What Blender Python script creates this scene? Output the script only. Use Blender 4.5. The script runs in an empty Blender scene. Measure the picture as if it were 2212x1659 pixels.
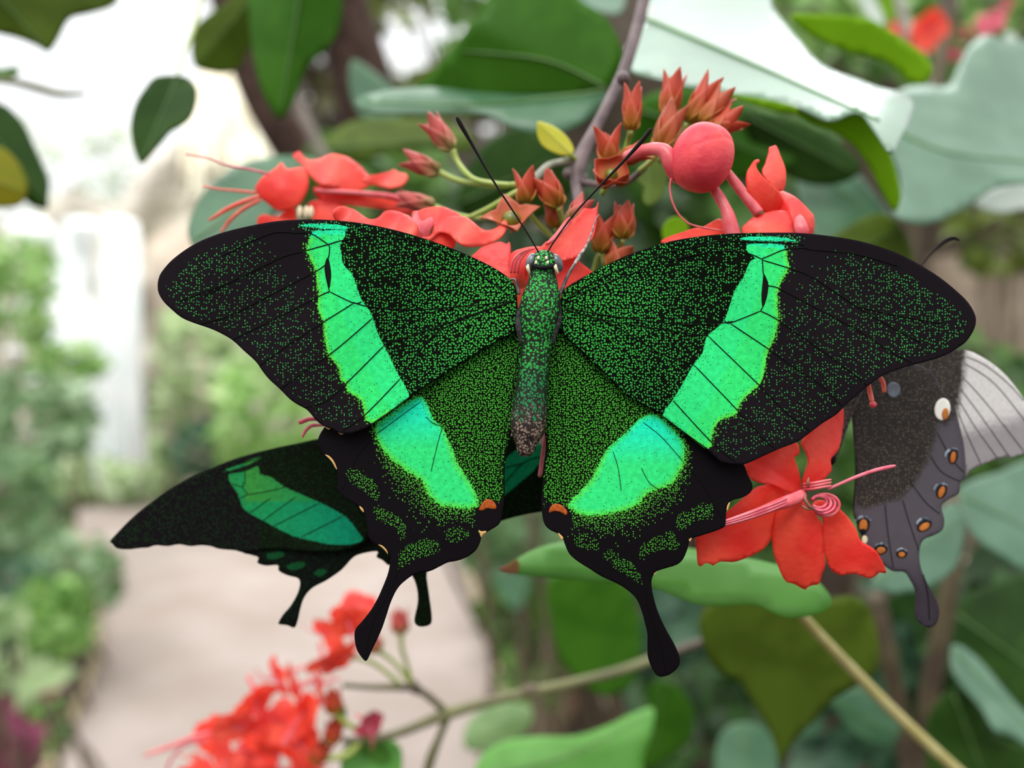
import bpy, math, random
import numpy as np
from mathutils import Vector
from mathutils.geometry import delaunay_2d_cdt

random.seed(7)
RNG = np.random.default_rng(11)
sc = bpy.context.scene
COL = sc.collection

# ------------------------------------------------------------------ camera
F = 2212 * 26.0 / 36.0          # focal length in photograph pixels
CH = 1.25                       # camera height above the ground (m)
D0 = 0.090                      # distance to the near butterfly (m)
cam = bpy.data.cameras.new('camera')
cam.lens = 26.0; cam.sensor_width = 36.0; cam.sensor_fit = 'HORIZONTAL'
cam.clip_start = 0.005; cam.clip_end = 200
cam.dof.use_dof = True; cam.dof.focus_distance = 0.0902; cam.dof.aperture_fstop = 10.4
camo = bpy.data.objects.new('camera', cam); COL.objects.link(camo)
camo.location = (0, 0, CH); camo.rotation_euler = (math.pi / 2, 0, 0)
sc.camera = camo
sc.view_settings.view_transform = 'Standard'; sc.view_settings.look = 'None'
sc.view_settings.exposure = 0.0; sc.view_settings.gamma = 1.0
sc.view_settings.use_curve_mapping = False


def P(px, py, d):
    """point at distance d seen at photograph pixel (px, py)"""
    return np.stack(np.broadcast_arrays((np.asarray(px, float) - 1106) / F * d, np.asarray(d, float) + 0 * np.asarray(px, float),
                                        CH - (np.asarray(py, float) - 829.5) / F * d), axis=-1)


# ------------------------------------------------------------------ nodes
def lin(r, g, b):
    f = lambda c: (c / 255 / 12.92) if c / 255 <= 0.04045 else ((c / 255 + 0.055) / 1.055) ** 2.4
    return (f(r), f(g), f(b), 1)


class NT:
    def __init__(s, name):
        s.m = bpy.data.materials.new(name); s.m.use_nodes = True
        s.t = s.m.node_tree; s.t.nodes.clear()
        s.out = s.t.nodes.new('ShaderNodeOutputMaterial')

    def n(s, typ, **kw):
        x = s.t.nodes.new(typ)
        for k, v in kw.items(): setattr(x, k, v)
        return x

    def put(s, sock, v):
        if isinstance(v, bpy.types.NodeSocket): s.t.links.new(v, sock)
        elif v is not None: sock.default_value = v

    def math(s, op, a, b=None, c=None, clamp=False):
        x = s.n('ShaderNodeMath', operation=op, use_clamp=clamp)
        s.put(x.inputs[0], a); s.put(x.inputs[1], b)
        if c is not None: s.put(x.inputs[2], c)
        return x.outputs[0]

    def maprange(s, v, a, b, c=0., d=1., smooth=True):
        x = s.n('ShaderNodeMapRange', interpolation_type='SMOOTHSTEP' if smooth else 'LINEAR')
        for i, q in enumerate((v, a, b, c, d)): s.put(x.inputs[i], q)
        return x.outputs[0]

    def mix(s, f, a, b):
        x = s.n('ShaderNodeMix', data_type='RGBA')
        s.put(x.inputs[0], f); s.put(x.inputs[6], a); s.put(x.inputs[7], b)
        return x.outputs[2]

    def attr(s, name, vec=False):
        x = s.n('ShaderNodeAttribute', attribute_name=name)
        return x.outputs['Vector'] if vec else x.outputs['Fac']

    def noise(s, vec, scale, detail=2., rough=.5):
        x = s.n('ShaderNodeTexNoise')
        s.put(x.inputs['Vector'], vec); x.inputs['Scale'].default_value = scale
        x.inputs['Detail'].default_value = detail; x.inputs['Roughness'].default_value = rough
        return x.outputs[0]

    def voro(s, vec, scale, rnd=1., dim='2D'):
        x = s.n('ShaderNodeTexVoronoi', voronoi_dimensions=dim)
        s.put(x.inputs['Vector'], vec); x.inputs['Scale'].default_value = scale
        x.inputs['Randomness'].default_value = rnd
        sep = s.n('ShaderNodeSeparateColor'); s.t.links.new(x.outputs['Color'], sep.inputs[0])
        return x.outputs['Distance'], sep.outputs[0], sep.outputs[1]

    def ramp(s, f, stops):
        x = s.n('ShaderNodeValToRGB'); s.put(x.inputs[0], f)
        e = x.color_ramp.elements
        while len(e) < len(stops): e.new(.5)
        for i, (p, c) in enumerate(stops): e[i].position = p; e[i].color = c
        return x.outputs[0]

    def coord(s): return s.n('ShaderNodeTexCoord').outputs['Object']

    def finish(s, col, rough=.5, spec=.5, transl=0., tcol=None, bump=None, bstr=.2, bdist=.0001, coat=0., sheen=0.):
        b = s.n('ShaderNodeBsdfPrincipled')
        s.put(b.inputs['Base Color'], col); s.put(b.inputs['Roughness'], rough)
        s.put(b.inputs['Specular IOR Level'], spec)
        b.inputs['Coat Weight'].default_value = coat; b.inputs['Coat Roughness'].default_value = .15
        b.inputs['Sheen Weight'].default_value = sheen
        if bump is not None:
            u = s.n('ShaderNodeBump'); u.inputs['Strength'].default_value = bstr; u.inputs['Distance'].default_value = bdist
            s.put(u.inputs['Height'], bump); s.t.links.new(u.outputs[0], b.inputs['Normal'])
        o = b.outputs[0]
        if transl > 0:
            t = s.n('ShaderNodeBsdfTranslucent'); s.put(t.inputs[0], tcol if tcol is not None else col)
            m = s.n('ShaderNodeMixShader'); m.inputs[0].default_value = transl
            s.t.links.new(o, m.inputs[1]); s.t.links.new(t.outputs[0], m.inputs[2]); o = m.outputs[0]
        s.t.links.new(o, s.out.inputs[0])
        return s.m


def plain(name, c1, c2=None, scale=200., rough=.5, spec=.5, transl=0., tcol=None, coat=0., bump=0., bscale=None, bdist=.0003, lo=.35, hi=.65):
    m = NT(name); co = m.coord()
    col = c1
    if c2 is not None: col = m.mix(m.maprange(m.noise(co, scale, 3), lo, hi), c1, c2)
    bp = m.noise(co, bscale or scale * 3, 3) if bump else None
    return m.finish(col, rough, spec, transl, tcol, bp, bump, bdist, coat)


def leafmat(name, c1, c2, rough=.45, spec=.5, transl=.25, tcol=None, coat=0., scale=90.):
    return plain(name, c1, c2, scale, rough, spec, transl, tcol or tuple(min(1, v * 1.5) for v in c2[:3]) + (1,), coat, .12, 700., .0003)


def foliage(name, c1, c2, c3=None, rough=.5, transl=.3):
    m = NT(name); a = m.attr('lv')
    col = m.ramp(a, [(0., c1), (.6, c2), (1., c3 or c2)])
    return m.finish(col, rough, .4, transl, col)


def wingmat(name, dark_in, dark_out, b0, b1, b2, d0, d1, d2, cell, gain=1.):
    m = NT(name)
    p = m.attr('pat', True); band = m.attr('band'); dens = m.attr('dens'); dotr = m.attr('dotr'); hue = m.attr('hue'); fray = m.attr('fray'); zone = m.attr('zone')
    d, r, g = m.voro(p, 1. / cell, .8)
    dot = m.math('SUBTRACT', 1., m.maprange(d, m.math('SUBTRACT', dotr, .08), m.math('ADD', dotr, .08)))
    keep = m.math('LESS_THAN', r, dens)
    dot = m.math('MULTIPLY', dot, keep)
    dcol = m.ramp(hue, [(0., d0), (.5, d1), (1., d2)])
    dcol = m.mix(m.math('MULTIPLY', g, .55), dcol, tuple(v * .35 for v in d1[:3]) + (1,))
    base = m.mix(dot, m.mix(zone, dark_in, dark_out), dcol)
    n1 = m.math('MULTIPLY', m.math('SUBTRACT', m.noise(p, .22, 2.), .5), fray)
    be = m.math('ADD', band, n1)
    bm = m.maprange(be, -1.1, .9, 1., 0.)
    bcol = m.ramp(hue, [(0., b0), (.5, b1), (1., b2)])
    sh = m.maprange(m.noise(p, .09, 4.), .3, .75, .82, 1.08)
    hs = m.n('ShaderNodeHueSaturation'); m.put(hs.inputs['Color'], bcol); m.put(hs.inputs['Value'], sh); bcol = hs.outputs[0]
    d2_, r2, g2 = m.voro(p, 1. / 5.5, 1.)
    lim = m.maprange(band, -26., 0., .05, .5)
    sp = m.math('MULTIPLY', m.math('LESS_THAN', d2_, .24), m.math('LESS_THAN', r2, lim))
    bcol = m.mix(m.math('MULTIPLY', sp, .75), bcol, (.01, .08, .02, 1))
    col = m.mix(bm, base, bcol)
    bp = m.math('ADD', m.math('MULTIPLY', dot, .6), m.noise(p, .05, 4.))
    return m.finish(col, .7, .035, bump=bp, bstr=.25, bdist=.00008)


# ------------------------------------------------------------------ objects
ORG = {}


def tag(o, label, cat, group=None, kind=None):
    if label: o['label'] = label
    if cat: o['category'] = cat
    if group: o['group'] = group
    if kind: o['kind'] = kind
    return o


def thing(name, label, cat, loc, group=None):
    o = bpy.data.objects.new(name, None); COL.objects.link(o)
    o.location = tuple(float(v) for v in loc); o.empty_display_size = .01
    ORG[o.name] = np.array(loc, float)
    return tag(o, label, cat, group)


def mesh_obj(name, verts, faces, mat, parent=None, smooth=True, attrs=None, solid=0., soff=-1., label=None):
    verts = np.asarray(verts, float)
    org = ORG[parent.name] if parent is not None else np.array([verts[:, 0].mean(), verts[:, 1].mean(), verts[:, 2].min()])
    me = bpy.data.meshes.new(name)
    me.from_pydata((verts - org).tolist(), [], [tuple(int(i) for i in f) for f in faces])
    me.update()
    if smooth: me.polygons.foreach_set('use_smooth', [True] * len(me.polygons))
    for k, v in (attrs or {}).items():
        v = np.asarray(v, np.float32)
        a = me.attributes.new(k, 'FLOAT_VECTOR' if v.ndim == 2 else 'FLOAT', 'POINT')
        a.data.foreach_set('vector' if v.ndim == 2 else 'value', v.ravel())
    me.materials.append(mat)
    o = bpy.data.objects.new(name, me); COL.objects.link(o)
    if parent is None: o.location = tuple(org)
    else: o.parent = parent
    ORG[o.name] = org
    if solid:
        s = o.modifiers.new('thickness', 'SOLIDIFY'); s.thickness = solid; s.offset = soff
    if label: o['label'] = label
    return o


def catmull(pts, n=3, closed=True):
    p = np.asarray(pts, float); N = len(p); out = []
    for i in range(N if closed else N - 1):
        if closed: a, b, c, d = p[i - 1], p[i], p[(i + 1) % N], p[(i + 2) % N]
        else: a, b, c, d = p[max(i - 1, 0)], p[i], p[i + 1], p[min(i + 2, N - 1)]
        for k in range(n):
            t = k / n
            out.append(.5 * ((2 * b) + (c - a) * t + (2 * a - 5 * b + 4 * c - d) * t * t + (-a + 3 * b - 3 * c + d) * t ** 3))
    if not closed: out.append(p[-1])
    return np.array(out)


def inside(q, poly):
    x, y = q[:, 0], q[:, 1]; r = np.zeros(len(q), bool)
    a = poly; b = np.roll(poly, -1, 0)
    for (x0, y0), (x1, y1) in zip(a, b):
        c = ((y0 > y) != (y1 > y))
        with np.errstate(divide='ignore', invalid='ignore'):
            r ^= c & (x < (x1 - x0) * (y - y0) / (y1 - y0) + x0)
    return r


def dist(q, pts, closed=True):
    pts = np.asarray(pts, float); best = np.full(len(q), 1e9)
    for a, b in zip(pts if closed else pts[:-1], np.roll(pts, -1, 0) if closed else pts[1:]):
        ab = b - a; L = max((ab ** 2).sum(), 1e-9)
        t = np.clip(((q - a) @ ab) / L, 0, 1)
        best = np.minimum(best, np.hypot(*(q - a - t[:, None] * ab).T))
    return best


def sdist(q, poly):
    poly = np.asarray(poly, float)
    d = dist(q, poly); return np.where(inside(q, poly), -d, d)


def fill(poly, sp):
    """triangulated fill of an outline with inner points, in photograph pixels"""
    keep = [poly[0]]
    for p in poly[1:]:
        if np.hypot(*(p - keep[-1])) > sp * .35: keep.append(p)
    poly = np.array(keep)
    x0, y0 = poly.min(0); x1, y1 = poly.max(0)
    gx, gy = np.meshgrid(np.arange(x0, x1, sp), np.arange(y0, y1, sp * .87))
    gx = gx + (np.arange(gx.shape[0]) % 2)[:, None] * sp * .5
    q = np.stack([gx.ravel(), gy.ravel()], 1)
    q = q[inside(q, poly)]
    if len(q): q = q[dist(q, poly) > sp * .5]
    allp = np.concatenate([poly, q]); n = len(poly)
    r = delaunay_2d_cdt([Vector(p) for p in allp], [(i, (i + 1) % n) for i in range(n)], [], 1, 1e-5)
    v = np.array([tuple(p) for p in r[0]]); f = [tuple(t) for t in r[2]]
    return v, f


def orient(v3, f):
    """make the triangles face the camera side"""
    out = []
    for t in f:
        a, b, c = v3[t[0]], v3[t[1]], v3[t[2]]
        out.append(t if np.cross(b - a, c - a)[1] < 0 else t[::-1])
    return out


def blade(name, outline, dep, sp, mat, parent=None, attrs=None, solid=.0002, smooth=3, label=None):
    poly = catmull(outline, smooth) if smooth > 1 else np.asarray(outline, float)
    v, f = fill(poly, sp)
    d = dep(v[:, 0], v[:, 1])
    v3 = P(v[:, 0], v[:, 1], d)
    at = attrs(v) if attrs else None
    return mesh_obj(name, v3, orient(v3, f), mat, parent, True, at, solid, -1., label)


def tube(name, pts, radii, mat, parent=None, seg=8, n=4, label=None, flat=1.):
    """swept round tube through world points; radii in metres"""
    pts = np.asarray(pts, float); radii = np.asarray(radii, float)
    if n > 1 and len(pts) > 2:
        c = catmull(np.concatenate([pts, radii[:, None]], 1), n, False); pts, radii = c[:, :3], np.abs(c[:, 3])
    tang = np.gradient(pts, axis=0); tang /= np.linalg.norm(tang, axis=1)[:, None] + 1e-12
    ref = np.array([0., 1., 0.]) if abs(tang[0][1]) < .9 else np.array([1., 0., 0.])
    V = []; Fc = []
    for i, (p, r, t) in enumerate(zip(pts, radii, tang)):
        a = np.cross(t, ref); a /= np.linalg.norm(a) + 1e-12; b = np.cross(t, a); ref = np.cross(a, t)
        for k in range(seg):
            w = 2 * math.pi * k / seg
            V.append(p + r * (math.cos(w) * a + math.sin(w) * b * flat))
    N = len(pts)
    for i in range(N - 1):
        for k in range(seg):
            Fc.append((i * seg + k, i * seg + (k + 1) % seg, (i + 1) * seg + (k + 1) % seg, (i + 1) * seg + k))
    Fc.append(tuple(range(seg))[::-1]); Fc.append(tuple((N - 1) * seg + k for k in range(seg)))
    if name is None: return np.array(V), Fc
    return mesh_obj(name, V, Fc, mat, parent, label=label)


def ptube(name, spec, mat, parent=None, seg=8, n=4, label=None):
    """spec: (px, py, depth, radius in px)"""
    s = np.asarray(spec, float)
    return tube(name, P(s[:, 0], s[:, 1], s[:, 2]), s[:, 3] * s[:, 2] / F, mat, parent, seg, n, label)


def join(parts):
    V = []; Fc = []; o = 0
    for v, f in parts:
        V.append(np.asarray(v)); Fc += [tuple(i + o for i in t) for t in f]; o += len(v)
    return np.concatenate(V), Fc


def ball(c, r, nu=16, nv=10):
    """ellipsoid: centre, radii (x, y, z)"""
    V = []; Fc = []
    for j in range(nv + 1):
        a = math.pi * j / nv
        for i in range(nu):
            b = 2 * math.pi * i / nu
            V.append((c[0] + r[0] * math.sin(a) * math.cos(b), c[1] + r[1] * math.sin(a) * math.sin(b), c[2] + r[2] * math.cos(a)))
    for j in range(nv):
        for i in range(nu):
            Fc.append((j * nu + i, (j + 1) * nu + i, (j + 1) * nu + (i + 1) % nu, j * nu + (i + 1) % nu))
    return np.array(V), Fc


# ------------------------------------------------------------------ materials
M_WING = wingmat('emerald_wing', (.0025, .004, .002, 1), (.0095, .0065, .009, 1),
                 (.015, .78, .42, 1), (.035, .72, .17, 1), (.11, .70, .02, 1),
                 (.04, .42, .11, 1), (.05, .46, .065, 1), (.09, .48, .03, 1), 5.5)
M_HIND = wingmat('emerald_hindwing', (.003, .006, .002, 1), (.006, .0045, .006, 1),
                 (.012, .78, .50, 1), (.035, .72, .20, 1), (.11, .70, .02, 1),
                 (.03, .36, .10, 1), (.06, .42, .04, 1), (.10, .46, .025, 1), 4.7)
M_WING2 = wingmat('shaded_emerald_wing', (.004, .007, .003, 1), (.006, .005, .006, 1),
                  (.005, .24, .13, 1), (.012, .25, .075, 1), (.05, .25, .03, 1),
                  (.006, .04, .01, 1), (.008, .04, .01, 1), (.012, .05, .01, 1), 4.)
M_VEIN = plain('wing_vein', (.004, .005, .003, 1), rough=.7, spec=.08)
M_BLACK = plain('black_scales', (.006, .004, .006, 1), (.011, .008, .011, 1), 900., .7, .12)
M_ORANGE = plain('rust_orange_scales', (.42, .09, .012, 1), (.30, .055, .008, 1), 4000., .7, .2)
M_CREAM = plain('cream_scales', (.75, .66, .45, 1), rough=.7, spec=.2)
M_FRINGE = plain('fringe_scales', (.62, .36, .13, 1), rough=.7, spec=.2)
M_EYE = plain('compound_eye', (.05, .05, .06, 1), (.12, .12, .15, 1), 700., .28, .6, coat=.5)
M_LEG = plain('leg_shell', (.02, .012, .012, 1), (.16, .13, .13, 1), 900., .35, .6)
M_LEGPALE = plain('leg_pale', (.45, .38, .38, 1), (.12, .09, .09, 1), 1800., .5)
M_ANT = plain('antenna_shell', (.006, .003, .003, 1), rough=.6, spec=.1)


def bodymat():
    m = NT('green_dusted_body'); co = m.coord(); k = m.attr('belly'); e = m.attr('edge')
    d, r, g = m.voro(co, 1. / .00031, .9, '3D')
    dot = m.math('SUBTRACT', 1., m.maprange(d, .36, .56))
    dens = m.maprange(e, .6, .98, 1.01, .35)
    dot = m.math('MULTIPLY', dot, m.math('LESS_THAN', r, dens))
    green = m.mix(g, (.03, .52, .06, 1), (.03, .26, .05, 1))
    green = m.mix(m.maprange(k, .35, .6), green, (.012, .20, .06, 1))
    tan = m.mix(g, (.40, .27, .20, 1), (.12, .09, .08, 1))
    isg = m.math('GREATER_THAN', m.math('ADD', m.maprange(k, .55, .95, 0., .9), m.math('MULTIPLY', m.math('SUBTRACT', g, .5), .5)), .45)
    dc = m.mix(isg, green, tan)
    dk = m.mix(m.maprange(k, .5, .8), (.006, .012, .005, 1), (.022, .014, .013, 1))
    return m.finish(m.mix(dot, dk, dc), .6, .25, bump=m.math('MULTIPLY', dot, 1.), bstr=.5, bdist=.0001)


M_BODY = bodymat()

R1 = (.82, .042, .034, 1); R2 = (.91, .10, .058, 1); PK = (.82, .075, .12, 1)
M_PETAL = plain('red_petal', R1, R2, 160., .45, .35, .3, (1., .10, .05, 1), bump=.4, bscale=900., bdist=.0003)
M_PETALB = plain('coral_petal', (.84, .055, .052, 1), (.94, .15, .10, 1), 130., .4, .4, .28, (1., .12, .07, 1), bump=.4, bscale=900., bdist=.0003)
M_PINK = plain('pink_flower_tube', (.70, .075, .10, 1), (.82, .18, .20, 1), 400., .3, .5, .15, (1, .25, .25, 1))
M_CRIM = plain('crimson_curl', (.55, .03, .08, 1), (.75, .14, .2, 1), 900., .3, .6)
M_STAM = plain('stamen_filament', (.62, .09, .15, 1), (.74, .20, .26, 1), 500., .4, .4, .2, (.9, .2, .25, 1))
M_STAMR = plain('red_stamen_filament', (.72, .07, .05, 1), (.80, .15, .10, 1), 500., .45)
M_BUD = plain('red_bud_skin', (.70, .04, .07, 1), (.85, .085, .095, 1), 220., .5, .35, .08, (1, .1, .1, 1), bump=.22, bscale=1800., bdist=.0003)
M_ANTHER = plain('cream_anther', (.75, .6, .42, 1), rough=.6)


def sepalmat(name, base, tip):
    m = NT(name); t = m.attr('t')
    c = m.ramp(t, [(0., base), (.25, tuple(.35 * a + .65 * b for a, b in zip(base, tip))), (.5, tip), (1., tuple(.75 * v for v in tip[:3]) + (1,))])
    return m.finish(c, .4, .4, .3, c)


M_SEPAL = sepalmat('orange_red_sepal', (.42, .28, .03, 1), (.62, .085, .04, 1))
M_SEPALP = sepalmat('dusky_pink_sepal', (.45, .40, .16, 1), (.66, .13, .11, 1))
M_SEPALO = sepalmat('coral_sepal', (.50, .26, .04, 1), (.60, .13, .06, 1))
M_OVARY = plain('olive_ovary', (.16, .17, .01, 1), (.09, .10, .01, 1), 600., .3)
M_GSTEM = plain('green_stalk', (.26, .36, .05, 1), (.36, .42, .10, 1), 200., .45)
M_TWIG = plain('purple_brown_twig', (.085, .05, .055, 1), (.17, .12, .12, 1), 250., .5, bump=.3)
M_BRANCH = plain('olive_brown_branch', (.085, .065, .045, 1), (.17, .17, .07, 1), 60., .6)
M_TAN = plain('straw_green_stem', (.42, .36, .13, 1), (.52, .46, .22, 1), 150., .5)
M_BROWNSTEM = plain('brown_stem', (.075, .05, .033, 1), (.13, .10, .055, 1), 60., .6)


# ------------------------------------------------------------------ butterflies
def wing(name, outline, dep, mat, parent, attrs, sp=5., veins=(), smooth=3, vr=1.15):
    o = blade(name, outline, dep, sp, mat, parent, attrs, .00005, smooth)
    if veins:
        parts = []
        for v in veins:
            v = catmull(v, 6, False)
            z = dep(v[:, 0], v[:, 1]) - .00003
            r = np.full(len(v), vr * D0 / F); r[0] *= .6; r[-1] *= .6
            parts.append(tube(None, P(v[:, 0], v[:, 1], z), r, None, seg=6, n=1))
        V, Fc = join(parts)
        mesh_obj('wing_veins', V, Fc, M_VEIN, o)
    return o


def patch(name, outline, dep, mat, parent, lift=.00006, sp=4., label=None):
    return blade(name, outline, lambda x, y: dep(x, y) - lift, sp, mat, parent, None, .00003, 3, label)


def cl(x): return np.clip(x, 0, 1)
def ss(x, a, b):
    t = cl((x - a) / (b - a)); return t * t * (3 - 2 * t)


def fore_attrs(outline, band, strip, cline, base, side, costa):
    ol = catmull(outline, 3); bd = catmull(band, 2)
    cx = np.array(cline, float)

    def f(v):
        sd = np.minimum(sdist(v, bd), sdist(v, catmull(strip, 2)))
        edge = dist(v, ol)
        xc = np.interp(v[:, 1], cx[:, 1], cx[:, 0])
        outer = ((xc - v[:, 0]) * side) > 0
        r = np.hypot(v[:, 0] - base[0], v[:, 1] - base[1])
        din = .50 + .46 * ss(r, 430, 60) + .1 * ss(v[:, 1], 700, 850)
        gap = np.interp(v[:, 1], [480, 560, 640, 760], [105, 80, 35, 18])
        dout = .46 * ss(sd, gap * .5, gap * 1.6) * ss(edge, 9, 20)
        far = ss(r, 600, 760)
        mar = np.where(v[:, 1] < np.interp(v[:, 0], costa[0], costa[1]), 0., 1.)
        dout = dout * mar * (.85 + .3 * far)
        dens = np.where(outer, dout + .95 * np.exp(-(np.maximum(sd, 0) / 7) ** 1.3) * ss(edge, 3, 8), din * ss(edge, 1, 5))
        dotr = np.where(outer, .21 + .03 * far, .275 + .06 * ss(r, 300, 60))
        dotr = np.where(outer & (sd < 14), .31, dotr)
        hue = np.where(outer, .5 + .36 * ss(sd, -12, 0), .42 + .12 * ss(r, 300, 30))
        hue = np.where(v[:, 1] < np.interp(v[:, 0], costa[0], np.array(costa[1]) + 22), .12, hue)
        hue = np.where(outer & (sd > 14), .35, hue)
        fray = np.where(outer, 13., 4.)
        return {'pat': np.stack([v[:, 0], v[:, 1], 0 * v[:, 0]], 1), 'band': sd, 'dens': dens, 'dotr': dotr, 'hue': hue, 'fray': fray,
                'zone': outer * 1.}
    return f


def hind_attrs(outline, band, spots, inner, gapf, hole, topy):
    ol = catmull(outline, 2); bd = catmull(band, 2); inn = np.array(inner, float)

    def f(v):
        sd = sdist(v, bd); edge = dist(v, ol)
        inn_m = inside(v, inn)
        gap = gapf(v)
        dens = np.where(inn_m, .97, 1.0 * np.exp(-(np.maximum(sd, 0) / gap) ** 2.6))
        for s, a in spots:
            q = sdist(v, catmull(s, 2)); dens = np.where((q > 2) & (q < 13), dens * .12, dens); dens = np.maximum(dens, a * ss(q, 3, -3))
        hd = np.hypot((v[:, 0] - hole[0]) / hole[2], (v[:, 1] - hole[1]) / hole[3])
        dens = dens * ss(hd, .95, 1.15) * ss(edge, 2, 7)
        hue = np.where(inn_m, .62, .5 + .36 * ss(sd, -18, 2))
        hue = np.where((~inn_m) & (sd < 0), np.minimum(hue, .02 + .55 * ss(v[:, 1], topy, topy + 130) + .4 * ss(sd, -14, 0)), hue)
        hue = np.where((~inn_m) & (sd > 6), .75, hue)
        fray = np.where(inn_m, 3., 26.)
        return {'pat': np.stack([v[:, 0], v[:, 1], 0 * v[:, 0]], 1), 'band': sd, 'dens': dens, 'dotr': np.where(inn_m, .32, .27 + .08 * ss(sd, 26, 2)), 'hue': hue, 'fray': fray,
                'zone': (~inn_m) * 1.}
    return f


FW_L = [(340.5, 615), (342.6, 633), (353, 651), (368, 666), (392, 686), (419.5, 698), (446.6, 707), (471, 717), (501, 734), (525, 756), (552, 780.5), (567, 801.6), (582, 820), (603, 839), (627, 863), (645.5, 875.5), (664, 886), (682, 907), (697, 919), (709, 924), (722, 929), (736, 936), (758, 936), (779, 929), (805, 916), (830, 899), (856, 880), (886, 857), (950, 815), (1010, 775), (1070, 740), (1115, 714), (1120, 690), (1118, 660), (1115, 624), (1101, 602), (1066, 578), (1025.5, 557.7), (971, 534.6), (917, 515.6), (863, 499.4), (808.5, 487), (766, 480), (724, 476), (682, 474), (639.5, 474.7), (597, 477.7), (561, 483.7), (525, 491), (489, 500), (455.6, 511), (425.5, 524.4), (398, 541), (371, 562), (353, 582), (344, 597)]
BAND_L = [(746.5, 500), (740.4, 518), (734.4, 530), (737.4, 548.5), (742, 572.6), (760, 591), (769, 615), (781, 648), (793, 663), (805, 685), (814, 715), (830, 748), (844.4, 777), (862.5, 813), (885, 855), (866, 872), (840, 892), (819, 907), (804, 913), (790, 907), (785, 878), (775.7, 860), (750.4, 845.7), (746.8, 827.6), (736, 820), (732, 795), (714, 773), (707, 757), (700, 719), (700, 701), (687, 668), (687, 650), (689, 632), (685, 615), (683, 590), (670, 557.5), (661, 542.5), (665, 527), (671, 506), (679, 499), (710, 497)]
STRIP_L = [(645, 485), (690, 483.5), (735, 486), (754, 492), (745, 496), (700, 493), (660, 489.5)]
CL_L = [(705, 470), (708, 520), (712, 570), (722, 620), (740, 680), (765, 740), (795, 800), (828, 860), (850, 900), (860, 950)]
VE_L = [[(480, 553), (582, 505), (640, 503), (672.6, 505), (708.8, 528)], [(440, 640), (520, 598), (603, 557.5), (666.6, 539.5), (708.8, 528), (742, 519), (820, 511), (930, 530), (1020, 580), (1108, 645)],
        [(708.8, 528), (711.8, 535), (710, 554.5), (703, 572), (705, 600), (711.8, 630)], [(711.8, 630), (763, 654), (781, 652)],
        [(763, 653), (790, 661), (841, 666.7), (913, 668.5), (985.5, 663), (1058, 656), (1108.5, 650)],
        [(763, 655.5), (698, 696), (630, 740), (560, 790)], [(805, 687), (724, 756.5), (660, 800), (606, 840)], [(830, 746), (747, 829), (700, 868), (655, 880)],
        [(864, 818.6), (790, 894.5), (740, 930)], [(711.8, 630), (690.7, 639), (591, 690), (503, 733)], [(703, 572), (678.6, 588), (591, 633), (500, 680), (430, 700)],
        [(603, 557.5), (540, 590), (470, 620), (390, 650)], [(1108, 652), (1000, 690), (930, 730), (864, 818)], [(1108, 650), (960, 700), (830, 746)],
        [(886, 857), (840, 891), (805, 915)]]  # last entry is no vein: forewing's rear-edge shadow drawn as a dark line
BLOT_L = [(707, 556), (712, 568), (715, 590), (714, 606), (711, 622), (705, 606), (702, 590), (701, 574)]

dFL = lambda x, y: D0 + .0016 * cl((1115 - x) / 775) ** 1.4 - .0006 * np.sin(np.pi * cl((1115 - x) / 775)) + .0002 * np.sin((x + y) / 60)
HW_L = [(698, 927), (687, 949), (691, 970), (702, 983), (714, 992), (723, 1005), (728, 1021), (729, 1039), (729, 1057), (738, 1070), (754, 1081), (772, 1093), (785, 1106), (792, 1130), (794, 1151), (799, 1166), (816, 1178.5), (830, 1186), (840, 1198), (843, 1209), (839, 1235), (830, 1260), (816, 1292), (801, 1318), (783, 1341), (768.5, 1358), (765.6, 1376), (770, 1401), (779, 1417), (789.5, 1428), (796, 1421), (803, 1405), (814, 1383), (825, 1358), (834, 1332), (844.5, 1300), (859, 1271), (877, 1253), (899, 1239), (928, 1234), (949, 1224), (967.5, 1215), (989, 1211), (1011, 1202), (1029, 1187.5), (1038, 1169), (1041, 1157), (1054, 1148), (1072.5, 1137), (1081.5, 1126), (1087, 1097), (1090.5, 1061), (1090, 1030), (1092, 994), (1101, 950), (1116, 890), (1124, 842), (1132, 795), (1138, 755), (1134, 715), (1110, 690), (1060, 690), (1000, 722), (880, 800), (790, 870), (715, 912)]
HB_L = [(880, 868), (909, 855), (920, 871), (931, 893), (940, 911), (956, 922), (964, 943), (978, 969), (985.5, 994), (1000, 1019), (1018, 1044.6), (1033, 1077), (1031, 1091), (1011, 1099), (978, 1095), (949, 1091), (924, 1066), (913, 1041), (877, 1016), (844, 990), (823, 965), (811, 935), (816, 914), (845, 893)]
SP_L = [([(748.6, 1021), (759.5, 1013), (779, 1019), (805, 1037), (816, 1054), (817, 1077), (805, 1081), (794, 1064), (776, 1054), (754, 1039)], .93),
        ([(806.5, 1097), (819, 1095), (848, 1108), (870, 1126), (879, 1148), (873, 1163), (863, 1158), (855, 1140), (830, 1129), (808, 1115)], .93),
        ([(866, 1191), (891, 1173), (913, 1165), (942, 1168), (949, 1180), (946, 1198), (928, 1198), (899, 1207), (877, 1220), (859, 1230), (862, 1209)], .93),
        ([(960, 1148), (986, 1136), (1007, 1144), (1018, 1160), (996, 1166), (967, 1169)], .7)]
IN_L = [(886, 840), (909, 855), (920, 871), (931, 893), (940, 911), (956, 922), (964, 943), (978, 969), (985.5, 994), (1000, 1019), (1018, 1044.6), (1033, 1077), (1070, 1085), (1082, 1078), (1200, 1000), (1200, 600), (700, 600)]
dHL = lambda x, y: D0 + .0005 + .0012 * cl((1115 - x) / 500) ** 1.3 + .0008 * cl((y - 1150) / 300) - .0003 * np.sin((x * .7 - y * .3) / 55)
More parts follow.
